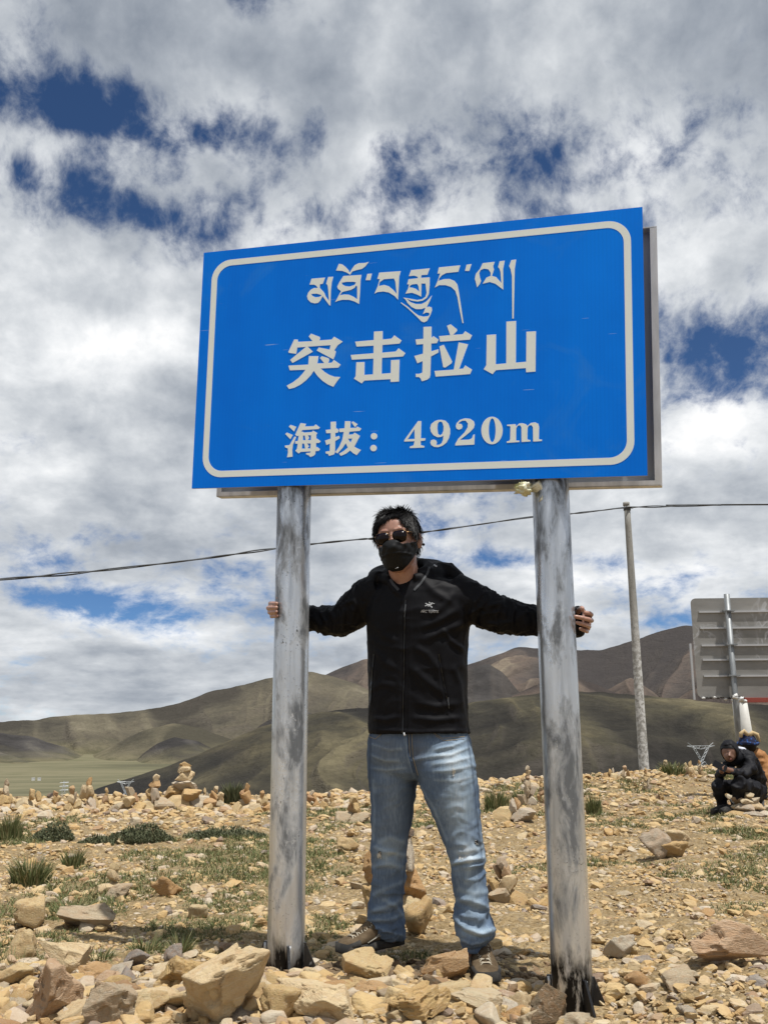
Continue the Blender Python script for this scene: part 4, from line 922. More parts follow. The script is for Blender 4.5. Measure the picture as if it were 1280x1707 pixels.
# poles
PR = 0.068
def pole(x, y, z0, z1, m, seed, lab):
    na, nz = 56, 120; V, F = [], []
    for j in range(nz+1):
        z = z0+(z1-z0)*j/nz
        for i in range(na):
            a = 2*math.pi*i/na; V.append((math.cos(a)*PR, math.sin(a)*PR, z))
    V = np.array(V); V[:, :2] *= (1+0.006*fbm(V*9+seed, 3, seed))[:, None]
    V = V+np.array([0.004*math.sin(seed), 0, 0])
    for j in range(nz):
        for i in range(na): F.append((j*na+i, j*na+(i+1) % na, (j+1)*na+(i+1) % na, (j+1)*na+i))
    F = np.array(F, np.int32)
    o = obj('pole', mesh_np('pole', V, F, [m])); o.location = (x, y, 0); child_of(o, sign); o['label'] = lab
    return o
pL = pole(-0.365, 3.665, -0.15, 2.75, M_poleL, 1, 'left silver pole'); pR = pole(0.617, 3.39, -0.15, 2.80, M_poleR, 2, 'right silver pole with black scorched patches')
def gussets(po, angs, z0, h, wid):
    for a in angs:
        a = R(a); u = Vector((math.cos(a), math.sin(a), 0)); s = Vector((-u.y, u.x, 0))
        prof = [(PR-0.006, z0), (PR+wid, z0), (PR+wid*0.92, z0+0.02), (PR+wid*0.30, z0+h*0.82), (PR+0.010, z0+h), (PR-0.006, z0+h)]
        V = [u*r+s*0.005+Vector((0, 0, z)) for r, z in prof]+[u*r-s*0.005+Vector((0, 0, z)) for r, z in prof]; n = len(prof)
        mb = MB().add(V, [list(range(n)), list(range(n, 2*n))[::-1]]+[[i, n+i, n+(i+1) % n, (i+1) % n] for i in range(n)])
        g = mb.build('gusset', M_blk, po, bevel=0.001)
        w = MB().tube([u*(PR+0.004)+s*0.006+Vector((0, 0, z0+h*k/9*0.98)) + Vector((random.uniform(-1, 1), random.uniform(-1, 1), 0))*0.0012 for k in range(10)], [0.004+0.002*random.random() for _ in range(10)], 6)
        w.build('weld', M_weld, po, smooth=True)
    mb = MB(); N_ = 28; mb.prism([((PR+wid+.02)*math.cos(6.283*k/N_), (PR+wid+.02)*math.sin(6.283*k/N_)) for k in range(N_)], z0-0.02, z0)
    mb.build('base_plate', M_blk, po)
gussets(pL, (-8, -75, 172, 95), -0.035, 0.13, 0.066); gussets(pR, (-12, -62, 168, 100), -0.115, 0.16, 0.070)

# scrap of yellowed plastic wound round the rail beside the right pole
M_plastic = mat('yellowed_plastic', (0.62, 0.58, 0.30), 0.35, build=lambda t, b: setc(t, b, t.mix(t.mr(t.noise(t.obj(), 30, 4), 0.35, 0.65), (0.45, 0.42, 0.10), (0.78, 0.77, 0.62)), 0.35))
def crumple(name, c, size, m, seed, sub=4, amp=0.6):
    V, F = ico(sub); P = V*(0.62+amp*ridged(V*2.2+seed, 3, seed)[:, None]-amp*0.4); P = P*np.array(size)*0.5
    o = obj(name, mesh_np(name, P, F, [m])); o.location = c; return o
pc = at_y(873, 815, 3.36)
sc_ = thing('plastic_scrap', 'crumpled yellow plastic scrap hanging under the sign beside the right pole', 'plastic scrap', pc)
sc_.scale = (1.7, 1.7, 1.6)
q = crumple('wad', (0, 0, 0), (0.055, 0.05, 0.045), M_plastic, 3); q.parent = sc_
mb = MB()
for k in range(5):
    pts = [Vector((0.01+0.002*k, 0, 0.0)), Vector((0.03+0.004*k, -0.012, 0.012-0.006*k)), Vector((0.048-0.004*k, -0.012, -0.012-0.004*k)), Vector((0.04+0.008*k, -0.008, -0.03))]
    mb.tube(pts, 0.003, 5, flat=2.2)
mb.build('streamer', mat('pale_plastic', (0.72, 0.71, 0.58), 0.4), sc_, smooth=True)
mb = MB(); mb.tube([Vector((0.0, 0.0, 0.0)), Vector((0.0, 0.02, 0.03)), Vector((0.01, 0.05, 0.055))], 0.004, 6); mb.build('knot', M_plastic, sc_)

# ------------------------------------------------------------------ utility pole and cable
def conc_build(t, b):
    p = t.obj(); z = t.sep(p)[2]; n = t.noise(t.mapping(p, scale=(1, 1, 0.3)), 7, 6, 0.65, dist=0.6)
    c = t.mix(t.mr(n, 0.3, 0.7), (0.20, 0.195, 0.175), (0.36, 0.35, 0.32))
    c = t.mix(t.math('MULTIPLY', t.mr(z, 3.0, 2.0), t.mr(t.noise(p, 14, 5, 0.7), 0.45, 0.55)), c, (0.55, 0.55, 0.53)); c = t.mix(t.mr(t.noise(p, 20, 4), 0.6, 0.7, 0, 0.6), c, (0.12, 0.11, 0.10))
    setc(t, b, c, 0.85, t.bump(n, 0.3, 0.02))
M_conc = mat('weathered_concrete', build=conc_build)
ub = at_y(1074, 1296, 17.2); ut = at_y(1044, 838, 17.2); uz = gz(ub.x, 17.2)
up = thing('utility_pole', 'slim grey concrete utility pole behind the right sign pole, paint flaking low down', 'utility pole', (ub.x, 17.2, uz))
mb = MB(); H = ut.z-uz; tilt = (ut.x-ub.x)
mb.tube([Vector((tilt*k/12, 0, -0.3+(H+0.3)*k/12)) for k in range(13)], [0.092-0.037*k/12 for k in range(13)], 20); mb.build('pole_shaft', M_conc, up, smooth=True)
mb = MB(); mb.tube([(tilt-0.01, 0, H-0.06), (tilt-.01, 0, H+.005)], 0.062, 16); mb.build('pole_cap', M_conc, up, smooth=True)
M_wire = mat('grey_cable', (0.045, 0.05, 0.055), 0.6)
mb = MB(); mb.tube([(tilt, 0, H-0.15), (tilt, 0, H-0.09)], 0.068, 16); mb.tube([(tilt-.1, -0.05, H-0.11), (tilt+.1, -0.05, H-0.11)], 0.015, 8); mb.build('cable_clamp', M_wire, up)
A0 = at_y(-1500, 1060, 4.5); A1 = Vector((ub.x+tilt, 17.12, uz+H-0.11)); A2 = at_y(2600, 835, 30)
mids = [(-260, 985), (-40, 969), (0, 966), (120, 956), (240, 943), (340, 931), (440, 917), (520, 907), (600, 899), (630, 897), (715, 886), (800, 874), (885, 862), (955, 856), (1000, 851)]
pts = [A0]
for (mx, my) in mids:
    f_ = max(0, mx+260)/(1044+260); Yv = 9.5+(17.12-9.5)*f_**1.1; pts.append(at_y(mx, my, Yv))
pts += [A1, at_y(1120, 844, 17.6), at_y(1200, 842, 18.2), at_y(1300, 841, 19), A2]
cab = thing('cable', 'dark twisted overhead cable running from the utility pole across the sky behind the sign', 'cable', tuple(pts[0]))
def dense(P, k=10):
    out = []
    for i in range(len(P)-1):
        a, b_, c_, d_ = P[max(i-1, 0)], P[i], P[i+1], P[min(i+2, len(P)-1)]
        for j in range(k):
            s = j/k; out.append(0.5*((2*b_)+(c_-a)*s+(2*a-5*b_+4*c_-d_)*s*s+(3*b_-a-3*c_+d_)*s**3))
    out.append(P[-1]); return out
D_ = dense([p-pts[0] for p in pts], 14)
for ph in (0, math.pi):
    MB().tube([p+Vector((0, math.sin(i*0.55+ph)*0.010, math.cos(i*0.23+ph)*0.008+0.005*math.sin(i*0.37+ph))) for i, p in enumerate(D_)], 0.0105, 6).build('strand', M_wire, cab, smooth=True)

# ------------------------------------------------------------------ big sign seen from behind on the right
M_back = mat('bare_aluminium_back', build=lambda t, b: (lambda p: (lambda n, g: setc(t, b, t.mix(t.math('MULTIPLY', t.mr(t.math('ABSOLUTE', t.math('SUBTRACT', t.noise(t.mapping(p, scale=(1, 1, 1)), 1.6, 3, 0.6, dist=2.0), 0.5)), 0.035, 0.0), t.mr(t.noise(p, 1.2, 2), 0.5, 0.6)), t.mix(t.mr(n, 0.35, 0.65), (0.20, 0.195, 0.18), (0.30, 0.29, 0.27)), (0.45, 0.45, 0.45)), 0.5, metal=0.3))(t.noise(t.mapping(p, scale=(0.3, 1, 1)), 4, 5, 0.6), 0))(t.obj()))
M_rail = mat('bright_aluminium_rail', (0.5, 0.5, 0.5), 0.45, 0.5)
M_post = mat('galvanised_post', build=lambda t, b: setc(t, b, t.mix(t.mr(t.noise(t.mapping(t.obj(), scale=(1, 1, .3)), 20, 5), 0.35, 0.65), (0.17, 0.18, 0.185), (0.28, 0.295, 0.30)), 0.5, metal=0.4))
YB = 11.2
g0 = at_y(1213, 1100, YB)
bb_ = thing('billboard', 'large road sign seen from behind at the right edge, bare grey metal with ribs', 'road sign', (g0.x, YB, gz(g0.x, YB)), R(-4))
bz0 = bb_.location.z
inv = (Matrix.Translation(bb_.location) @ Matrix.Rotation(R(-4), 4, 'Z')).inverted()
def bp(px, py, off=0.0):
    """position on the sign's own plane, in its own frame"""
    d = ray(px, py); n_ = Vector((math.sin(R(4)), math.cos(R(4)), 0)); n_ = Matrix.Rotation(R(-4), 3, 'Z') @ Vector((0, 1, 0))
    s = (bb_.location-CAMP).dot(n_)/d.dot(n_); q = inv @ (CAMP+d*s); q.y += off; return q
l0, l1 = bp(1153, 998), bp(1159, 1162); rX = 2.6; xL = (l0.x+l1.x)/2; zT, zB = bp(1205, 997).z, bp(1205, 1163).z
mb = MB(); rr = [(x+(xL+rX)/2, z+(zT+zB)/2) for x, z in rrect(-(rX-xL)/2, (rX-xL)/2, -(zT-zB)/2, (zT-zB)/2, 0.06, 5)]
n = len(rr); mb.add([(x, 0, z) for x, z in rr]+[(x, .006, z) for x, z in rr], [list(range(n)), list(range(n, 2*n))[::-1]]+[[i, n+i, n+(i+1) % n, (i+1) % n] for i in range(n)])
mb.build('sign_panel', M_back, bb_)
for y_ in (1020, 1047, 1076, 1100, 1127):
    z = bp(1205, y_).z; MB().box(((xL+.05+rX)/2, -0.014, z), (rX-xL-.12, .024, .020)).build('rib', M_rail, bb_)
pt, pb2 = bp(1207, 992, -0.08), bp(1222, 1245, -0.08)
gzp = -0.25
for dx in (0.0, 1.75):
    ptx = pt.x+dx; po = MB().tube([(ptx, -0.085, gzp), (ptx, -0.085, pt.z)], 0.034, 18).build('post', M_post, bb_, smooth=True)
    for y_ in (1020, 1076, 1127):
        z = bp(1205, y_).z; MB().box((ptx, -0.10, z), (0.13, .075, .016)).build('clamp', M_post, bb_)
mb = MB(); mb.box((xL-.035, 0.02, (zT+zB)/2-.28), (.02, .03, (zT-zB)*0.56)); mb.build('side_rail', M_rail, bb_)
# ragged lower edge: scraps of cloth and a red beam
M_white = mat('white_cloth', (0.66, 0.66, 0.64), 0.8); M_rag = mat('dark_rags', (0.05, 0.045, 0.04), 0.9)
r5 = random.Random(5)
for k in range(11):
    q = crumple('rag', (xL+0.06+k*0.042, -0.03, zB-.008+r5.uniform(-.012, .012)), (0.06, .04, 0.035), M_rag if k % 3 else M_white, 40+k, 3); q.parent = bb_
for (dx, dz, s) in ((-.02, .01, .085), (.05, -.02, .075), (.09, -.045, .05)):
    q = crumple('prayer_cloth', (pt.x+dx, -0.15, zB+dz), (s*1.1, .05, s), M_white, int(60+dx*100), 3, 0.8); q.parent = bb_
M_red = mat('faded_red_paint', (0.24, 0.045, 0.03), 0.7)
MB().box(((pt.x+.12+rX)/2, -0.02, zB-.03), (rX-pt.x-.12, .05, .055)).build('red_beam', M_red, bb_, bevel=.004)
# white column under the red beam, behind the seated pair
M_wcol = mat('white_painted_column', build=lambda t, b: setc(t, b, t.mix(t.mr(t.noise(t.obj(), 6, 5), 0.4, 0.7), (0.62, 0.61, 0.57), (0.50, 0.49, 0.45)), 0.6))
wc = at_y(1247, 1240, 12.6); wz = gz(wc.x, 12.6)
col_ = thing('column', 'white painted column standing under the red beam behind the seated people', 'column', (wc.x, 12.6, wz))
top = at_y(1247, 1166, 12.6).z-wz
MB().tube([(0, 0, -.1), (0, 0, top*0.5), (-.03, 0, top)], [.085, .072, .052], 22).build('shaft', M_wcol, col_, smooth=True); MB().tube([(-.03, 0, top-.03), (-.03, 0, top)], .06, 22).build('collar', M_wcol, col_, smooth=True)
c2 = at_y(1234, 1240, 12.9)
col2 = thing('column', 'narrow greyish white post just left of the white column', 'column', (c2.x, 12.9, gz(c2.x, 12.9)))
MB().tube([(0, 0, -.1), (-.02, 0, top)], [.055, .045], 18).build('shaft', M_wcol, col2, smooth=True); MB().tube([(-.02, 0, top-.03), (-.02, 0, top)], .052, 18).build('collar', M_wcol, col2, smooth=True)

# ------------------------------------------------------------------ lattice towers far below
M_lat = mat('galvanised_lattice', (0.50, 0.52, 0.53), 0.5, 0.2)
def tower(px0, px1, ytop, ybot, Y, label, kind='cup', group='transmission towers in the valley', rad=None):
    c = at_y((px0+px1)/2, ybot, Y); zc = (c-CAMP).dot(FWD); w = (px1-px0)/FPX*zc; H = at_y((px0+px1)/2, ytop, Y).z-c.z
    tw = thing('lattice_tower', label, 'transmission tower', tuple(c), 0.3, group); rad = rad or 0.30/FPX*zc*1.15
    def lat(a0, a1, b0, b1, n, name):
        """lattice beam between segment a (two chord start points) and b (two chord end points)"""
        mb = MB(); a0, a1, b0, b1 = map(Vector, (a0, a1, b0, b1)); mb.tube([a0, b0], rad, 5); mb.tube([a1, b1], rad, 5)
        for i in range(n):
            p, q = (a0.lerp(b0, i/n), a1.lerp(b1, (i+1)/n)) if i % 2 == 0 else (a1.lerp(b1, i/n), a0.lerp(b0, (i+1)/n)); mb.tube([p, q], rad*0.6, 4)
        mb.build(name, M_lat, tw)
    if kind == 'cup':
        w2 = w/2; waist = H*0.42; d = w*0.08
        for sy in (-1, 1):
            lat((-w*.24, sy*w*.2, 0), (w*.24, sy*w*.2, 0), (-w*.05, sy*d, waist), (w*.05, sy*d, waist), 7, 'body_frame')
        lat((-w*.03, 0, waist), (w*.05, 0, waist), (-w*.30, 0, H*.86), (-w*.20, 0, H*.82), 7, 'arm'); lat((-w*.05, 0, waist), (w*.03, 0, waist), (w*.20, 0, H*.82), (w*.30, 0, H*.86), 7, 'arm')
        lat((-w2, 0, H*.90), (-w2, 0, H*.90), (0, 0, H*.80), (0, 0, H*.90), 5, 'crossarm'); lat((w2, 0, H*.90), (w2, 0, H*.90), (0, 0, H*.80), (0, 0, H*.90), 5, 'crossarm')
        for s in (-1, 1): MB().tube([(s*w*.28, 0, H*.88), (s*w2*.92, 0, H)], rad, 5).build('peak', M_lat, tw)
    else:
        lat((-w*.3, 0, 0), (w*.3, 0, 0), (-w*.05, 0, H), (w*.05, 0, H), 9, 'body_frame')
        for k in (.62, .78, .93): lat((-w/2, 0, H*k), (-w/2, 0, H*k), (w/2, 0, H*k), (w/2, 0, H*k+.4), 4, 'crossarm')
    return tw
tower(194, 222, 1299, 1338, 420, 'forked grey lattice tower between the left cairns')
tower(98, 112, 1302, 1342, 700, 'faint slender lattice tower left of the forked one', 'mast')
tower(1144, 1198, 1238, 1292, 300, 'pale lattice tower with spread arms left of the squatting man')
# two tiny white houses on the valley floor
M_wh = mat('white_wall', (0.65, 0.64, 0.6), 0.8); M_rf = mat('grey_roof', (0.3, 0.3, 0.3), 0.8)
for (x_, y_, lab) in ((56, 1300, 'left one of two tiny white houses on the valley floor'), (66, 1300, 'right one of two tiny white houses on the valley floor')):
    d = ray(x_, y_); s = (ZV+2-CAMH)/d.z; c = CAMP+d*s
    h_ = thing('house', lab, 'house', tuple(c), 0.2, 'houses on the valley floor'); MB().box((0, 0, 1), (8, 6, 6)).build('wall', M_wh, h_)
    MB().add([(-4.5, -3.5, 4), (4.5, -3.5, 4), (4.5, 3.5, 4), (-4.5, 3.5, 4), (-4.5, 0, 5.6), (4.5, 0, 5.6)], [[0, 1, 5, 4], [2, 3, 4, 5], [0, 4, 3], [1, 2, 5], [0, 3, 2, 1]]).build('roof', M_rf, h_)
# ------------------------------------------------------------------ people: tools
from mathutils.bvhtree import BVHTree
def Pp(px, py, Y): return at_y(px, py, Y)
def project(V):
    q = V-np.array(CAMP); z = q @ np.array(FWD); return 640+FPX*(q @ np.array(RT))/z, 853.5-FPX*(q @ np.array(UP))/z
def loft(rings, n=32, pw=2.0):
    """rings: (centre, U half axis, V half axis)"""
    V = []
    for c, U, W_ in rings:
        c, U, W_ = Vector(c), Vector(U), Vector(W_)
        for k in range(n):
            a = 2*math.pi*k/n; ca, sa = math.cos(a), math.sin(a); e = 2.0/pw
            V.append(c+U*(abs(ca)**e*(1 if ca >= 0 else -1))+W_*(abs(sa)**e*(1 if sa >= 0 else -1)))
    m = len(rings); F = [[i*n+k, i*n+(k+1) % n, (i+1)*n+(k+1) % n, (i+1)*n+k] for i in range(m-1) for k in range(n)]
    F += [list(range(n))[::-1], [(m-1)*n+k for k in range(n)]]
    return V, F
def limb(pts, rads, n=20, flat=1.0):
    mb = MB(); mb.tube(pts, list(rads), n, True, flat); 
    # round the ends with small extra spheres
    V, F = list(mb.V), list(mb.F)
    return V, F
def ball(c, r, sub=3):
    V, F = ico(sub); r = np.array(r if isinstance(r, (tuple, list)) else (r, r, r)); return [Vector(c)+Vector(v*r) for v in V], [list(f) for f in F]
def fuse(parts, voxel, smooth=3, factor=0.5):
    mb = MB()
    for V, F in parts: mb.add(V, F)
    me = mesh_np('tmp', mb.V, mb.F); bm = bmesh.new(); bm.from_mesh(me); bmesh.ops.recalc_face_normals(bm, faces=bm.faces); bm.to_mesh(me); bm.free()
    o = bpy.data.objects.new('tmp', me); COL.objects.link(o)
    md = o.modifiers.new('r', 'REMESH'); md.mode = 'VOXEL'; md.voxel_size = voxel; md.adaptivity = 0
    if smooth:
        sm = o.modifiers.new('s', 'SMOOTH'); sm.factor = factor; sm.iterations = smooth
    dg = bpy.context.evaluated_depsgraph_get(); ev = bpy.data.meshes.new_from_object(o.evaluated_get(dg))
    V = np.empty(len(ev.vertices)*3); ev.vertices.foreach_get('co', V); V = V.reshape(-1, 3)
    F = np.array([p.vertices[:] for p in ev.polygons if len(p.vertices) == 4], np.int32)
    bpy.data.objects.remove(o); bpy.data.meshes.remove(ev)
    return V, F
def normals(V, F):
    a = V[F[:, 2]]-V[F[:, 0]]; b = V[F[:, 3]]-V[F[:, 1]]; fn = np.cross(a, b); N = np.zeros_like(V)
    for k in range(4): np.add.at(N, F[:, k], fn)
    return N/np.maximum(np.linalg.norm(N, axis=1), 1e-12)[:, None]
def seg_d(x, y, a, b):
    ax, ay = a; bx, by = b; dx, dy = bx-ax, by-ay; L = dx*dx+dy*dy+1e-9
    t_ = np.clip(((x-ax)*dx+(y-ay)*dy)/L, 0, 1); return np.hypot(x-ax-t_*dx, y-ay-t_*dy), t_
def folds(V, F, L, facing=0.0, noise=None):
    """L: (points in photo position, width px, height m). ridges >0, grooves <0; only where the cloth faces the viewer's side"""
    N = normals(V, F); x, y = project(V); to = np.array(CAMP)-V; to /= np.linalg.norm(to, axis=1)[:, None]
    f = np.clip(((N*to).sum(1)-facing)*3, 0, 1); D = np.zeros(len(V))
    for pts, w, amp in L:
        best = np.full(len(V), 1e9); tt = np.zeros(len(V)); n = len(pts)-1
        for i in range(n):
            d, t_ = seg_d(x, y, pts[i], pts[i+1]); k = d < best; best[k] = d[k]; tt[k] = ((i+t_)/n)[k]
        tap = np.clip(np.minimum(tt, 1-tt)*5+0.15, 0, 1)
        D += amp*tap*(np.exp(-(best/w)**2)-0.45*np.exp(-(best/(2.4*w))**2))
    D *= f
    if noise is not None: D += noise(V, x, y, N)
    return V+N*D[:, None]
def bvh(V, F): return BVHTree.FromPolygons([Vector(v) for v in V], [list(map(int, f)) for f in F])
def hit(tree, px, py, off=0.002):
    d = ray(px, py); loc, nor, i, dist = tree.ray_cast(CAMP, d)
    if loc is None: return None, None
    if nor.dot(d) > 0: nor = -nor
    return loc+nor*off, nor
def strip(tree, pts, wpx, off=0.0015, sub=10, th=0.0015):
    """thin strip of cloth or metal laid on a surface along photo positions"""
    P = []
    for i in range(len(pts)-1):
        for k in range(sub): P.append((pts[i][0]+(pts[i+1][0]-pts[i][0])*k/sub, pts[i][1]+(pts[i+1][1]-pts[i][1])*k/sub))
    P.append(pts[-1]); V = []; F = []; last = None
    for i, (x, y) in enumerate(P):
        a = P[max(i-1, 0)]; b = P[min(i+1, len(P)-1)]; dx, dy = b[0]-a[0], b[1]-a[1]; L = math.hypot(dx, dy) or 1; nx_, ny_ = -dy/L*wpx/2, dx/L*wpx/2
        q = [hit(tree, x+s*nx_, y+s*ny_, off) for s in (-1, 1)]
        if q[0][0] is None or q[1][0] is None: last = None; continue
        k = len(V); V += [q[0][0], q[1][0], q[1][0]+q[1][1]*th, q[0][0]+q[0][1]*th]
        if last is not None: F += [[last+3, last+2, k+2, k+3], [last, last+3, k+3, k], [last+1, k+1, k+2, last+2]]
        last = k
    return V, F
def cloth(name, V, F, m, parent, attr=None):
    me = mesh_np(name, V, F, [m])
    if attr is not None:
        c = me.color_attributes.new('wear', 'FLOAT_COLOR', 'POINT'); c.data.foreach_set('color', np.column_stack([attr, np.ones(len(V))]).astype(np.float32).ravel())
    o = obj(name, me); child_of(o, parent); return o
def put(name, mb_or, m, parent, smooth=True, **k):
    mb = mb_or if isinstance(mb_or, MB) else MB().add(*mb_or)
    o = mb.build(name, m, None, smooth=smooth, **k); child_of(o, parent); return o
def skin_build(t, b):
    p = t.obj(); n = t.noise(p, 18, 5, 0.6); n2 = t.noise(p, 160, 3, 0.6)
    setc(t, b, t.mix(t.mr(n, 0.35, 0.65), (0.30, 0.155, 0.112), (0.42, 0.24, 0.18)), 0.38, t.bump(n2, 0.15, 0.001))
    b.inputs['Subsurface Weight'].default_value = 0.12; b.inputs['Subsurface Radius'].default_value = (0.012, 0.004, 0.002)
M_skin = mat('skin', build=skin_build)
def shell_build(col, fine=420):
    def f(t, b):
        p = t.obj(); n = t.noise(p, 7, 5, 0.6); w = t.noise(p, fine, 2, 0.5); c1 = t.noise(p, 38, 5, 0.6, dist=1.2)
        setc(t, b, t.mix(t.mr(n, 0.3, 0.7), col, tuple(q*1.4 for q in col)), 0.62, t.bump(t.math('ADD', t.math('MULTIPLY', w, 0.12), t.math('MULTIPLY', c1, 0.35)), 0.3, 0.004))
        b.inputs['Specular IOR Level'].default_value = 0.15
    return f
M_jacket = mat('black_shell_fabric', build=shell_build((0.0030, 0.0030, 0.0042)))
M_lining = mat('grey_lining', build=shell_build((0.055, 0.058, 0.062)))
M_zip = mat('black_zip', (0.006, 0.006, 0.007), 0.3)
M_print = mat('grey_print', (0.42, 0.43, 0.44), 0.6)
M_tee = mat('dark_shirt', (0.012, 0.008, 0.009), 0.9)
M_mask = mat('black_knit', build=lambda t, b: setc(t, b, (0.003, 0.0033, 0.0036), 0.6, t.bump(t.noise(t.obj(), 500, 2), 0.2, 0.001)), spec=0.25)
M_hair = mat('black_hair', (0.004, 0.0035, 0.0035), 0.5, spec=0.22)
M_lens = mat('dark_brown_lens', (0.005, 0.002, 0.002), 0.12, spec=0.22)
M_gold = mat('thin_gold_frame', (0.40, 0.24, 0.12), 0.3, 0.8)
def denim_build(t, b):
    p = t.obj(); sep = t.node('ShaderNodeSeparateColor'); t.lk(t.attr('wear', 'Color'), sep.inputs[0]); fade, seam, dirt = sep.outputs[0], sep.outputs[1], sep.outputs[2]
    n = t.noise(p, 12, 5, 0.62); slub = t.noise(t.mapping(p, scale=(1, 1, 0.06)), 230, 3, 0.6); fine = t.noise(p, 300, 2, 0.5)
    k = t.math('ADD', fade, t.math('ADD', t.math('MULTIPLY', t.math('SUBTRACT', n, 0.5), 0.45), t.math('MULTIPLY', t.math('SUBTRACT', slub, 0.5), 0.38)))
    c = t.ramp(k, [(0.0, (0.030, 0.052, 0.098)), (0.35, (0.105, 0.150, 0.22)), (0.65, (0.26, 0.335, 0.41)), (1.0, (0.50, 0.57, 0.62))])
    c = t.mix(t.math('MULTIPLY', dirt, 0.5), c, (0.16, 0.15, 0.12)); c = t.mix(seam, c, (0.03, 0.045, 0.075))
    setc(t, b, c, 0.9, t.bump(t.math('ADD', t.math('MULTIPLY', fine, 0.4), t.math('MULTIPLY', n, 0.6)), 0.35, 0.004)); b.inputs['Specular IOR Level'].default_value = 0.15
M_denim = mat('faded_denim', build=denim_build)

# ------------------------------------------------------------------ the man between the poles
man = thing('person', 'man in black mask, sunglasses, black jacket and faded jeans holding both sign poles', 'person', (0.13, 3.62, 0.0))
# head in its own frame: x towards his left, y away from his face, z up from the chin
HZ = np.array([-.004, .012, .04, .07, .10, .125, .155, .185, .21, .228, .236]); HWd = np.array([.020, .042, .056, .064, .069, .072, .0745, .072, .060, .038, .012])
HFr = np.array([-.072, -.088, -.094, -.096, -.097, -.094, -.099, -.090, -.066, -.032, -.005]); HBk = np.array([-.034, -.005, .030, .060, .080, .090, .095, .091, .076, .048, .014])
HM = Matrix.Translation(Vector((0.071, 3.535, 1.432))) @ Matrix.Rotation(R(-16), 4, 'Z') @ Matrix.Rotation(R(-6), 4, 'Y') @ Matrix.Rotation(R(5), 4, 'X')
def hsurf(th, z, off=0.0, pw=2.25):
    """point of the head at angle th (0 = face front, + towards his left) and height z"""
    w, f, b_ = (np.interp(z, HZ, q) for q in (HWd, HFr, HBk)); yc = (f+b_)/2; hd = (b_-f)/2; e = 2/pw
    s, c = math.sin(th), math.cos(th)
    return Vector(((w+off)*math.copysign(abs(s)**e, s), yc-(hd+off)*math.copysign(abs(c)**e, c), z))
head_parts = []
zz = np.linspace(-.004, .236, 26); rings = []
for z in zz:
    w, f, b_ = (float(np.interp(z, HZ, q)) for q in (HWd, HFr, HBk)); rings.append((HM @ Vector((0, (f+b_)/2, z)), HM.to_3x3() @ Vector((w, 0, 0)), HM.to_3x3() @ Vector((0, (b_-f)/2, 0))))
head_parts.append(loft(rings, 40, 2.25))
hp = lambda x, y, z: HM @ Vector((x, y, z))
head_parts.append(limb([hp(0, -.092, .140), hp(0, -.100, .118), hp(0, -.108, .098), hp(0, -.112, .084), hp(0, -.100, .076)], [.008, .009, .012, .015, .009], 14))
for s in (-1, 1):
    head_parts.append(limb([hp(s*.010, -.104, .080), hp(s*.014, -.100, .082)], [.008, .007], 10))
    head_parts.append(limb([hp(s*.014, -.096, .150), hp(s*.034, -.094, .153), hp(s*.052, -.080, .147)], [.006, .008, .006], 10))
    V, F = ball((0, 0, 0), (.008, .019, .032)); Mx = HM @ Matrix.Translation((s*.079, .004, .108)) @ Matrix.Rotation(R(-s*22), 4, 'Z') @ Matrix.Rotation(R(s*8), 4, 'Y'); head_parts.append(([Mx @ v for v in V], F))
    head_parts.append(ball(hp(s*.031, -.082, .124), (.014, .012, .010), 2))
head_parts.append(limb([hp(-.016, -.097, .050), hp(0, -.102, .051), hp(.016, -.097, .050)], [.004, .006, .004], 10))
neck0 = Pp(674, 1000, 3.60)
head_parts.append(limb([hp(0, .012, .07), hp(0, .006, .02), Pp(675, 962, 3.565), Pp(678, 985, 3.585), Pp(682, 1010, 3.60)], [.058, .056, .058, .068, .085], 26))
YAW = R(-19); BU = Vector((math.cos(YAW), math.sin(YAW), 0)); BV = Vector((-math.sin(YAW), math.cos(YAW), 0))   # across and through the body
def row(y, xl, xr, Y, dep, k=1.0, lean=0.0):
    c = Pp((xl+xr)/2, y, Y); a = (Pp(xr, y, Y)-Pp(xl, y, Y)).length/2; a = math.sqrt(max(a*a-(dep*math.sin(YAW))**2*0.6, 1e-4))/math.cos(YAW)*0.985
    return (c, BU*a*k, BV*dep*k)
torso = [(962, 655, 728, 3.60, .075), (972, 632, 760, 3.60, .092), (985, 614, 784, 3.60, .108), (1000, 609, 788, 3.60, .118), (1025, 611, 784, 3.60, .126), (1060, 613, 779, 3.61, .128), (1100, 614, 778, 3.61, .124),
         (1150, 615, 777, 3.615, .120), (1190, 615, 778, 3.62, .120), (1212, 615, 780, 3.62, .122), (1223, 616, 782, 3.62, .122)]
J = [loft([row(*q) for q in torso], 44, 2.5)]
rp = 1/430.0
LA = [((640, 985), 3.63, 34), ((612, 998), 3.66, 34), ((590, 1018), 3.69, 32), ((565, 1035), 3.74, 28), ((540, 1034), 3.77, 25), ((512, 1029), 3.785, 21), ((484, 1021), 3.78, 19), ((468, 1016), 3.765, 17)]
RA = [((752, 985), 3.57, 34), ((785, 1003), 3.55, 34), ((812, 1016), 3.55, 33), ((842, 1027), 3.55, 31), ((870, 1033), 3.54, 27), ((900, 1036), 3.53, 24), ((935, 1037), 3.515, 23), ((960, 1036), 3.49, 25), ((973, 1036), 3.478, 24)]
J.append(limb([Pp(*p, Y) for p, Y, r in LA], [r*rp for p, Y, r in LA], 26)); J.append(limb([Pp(*p, Y) for p, Y, r in RA], [r*rp for p, Y, r in RA], 26))
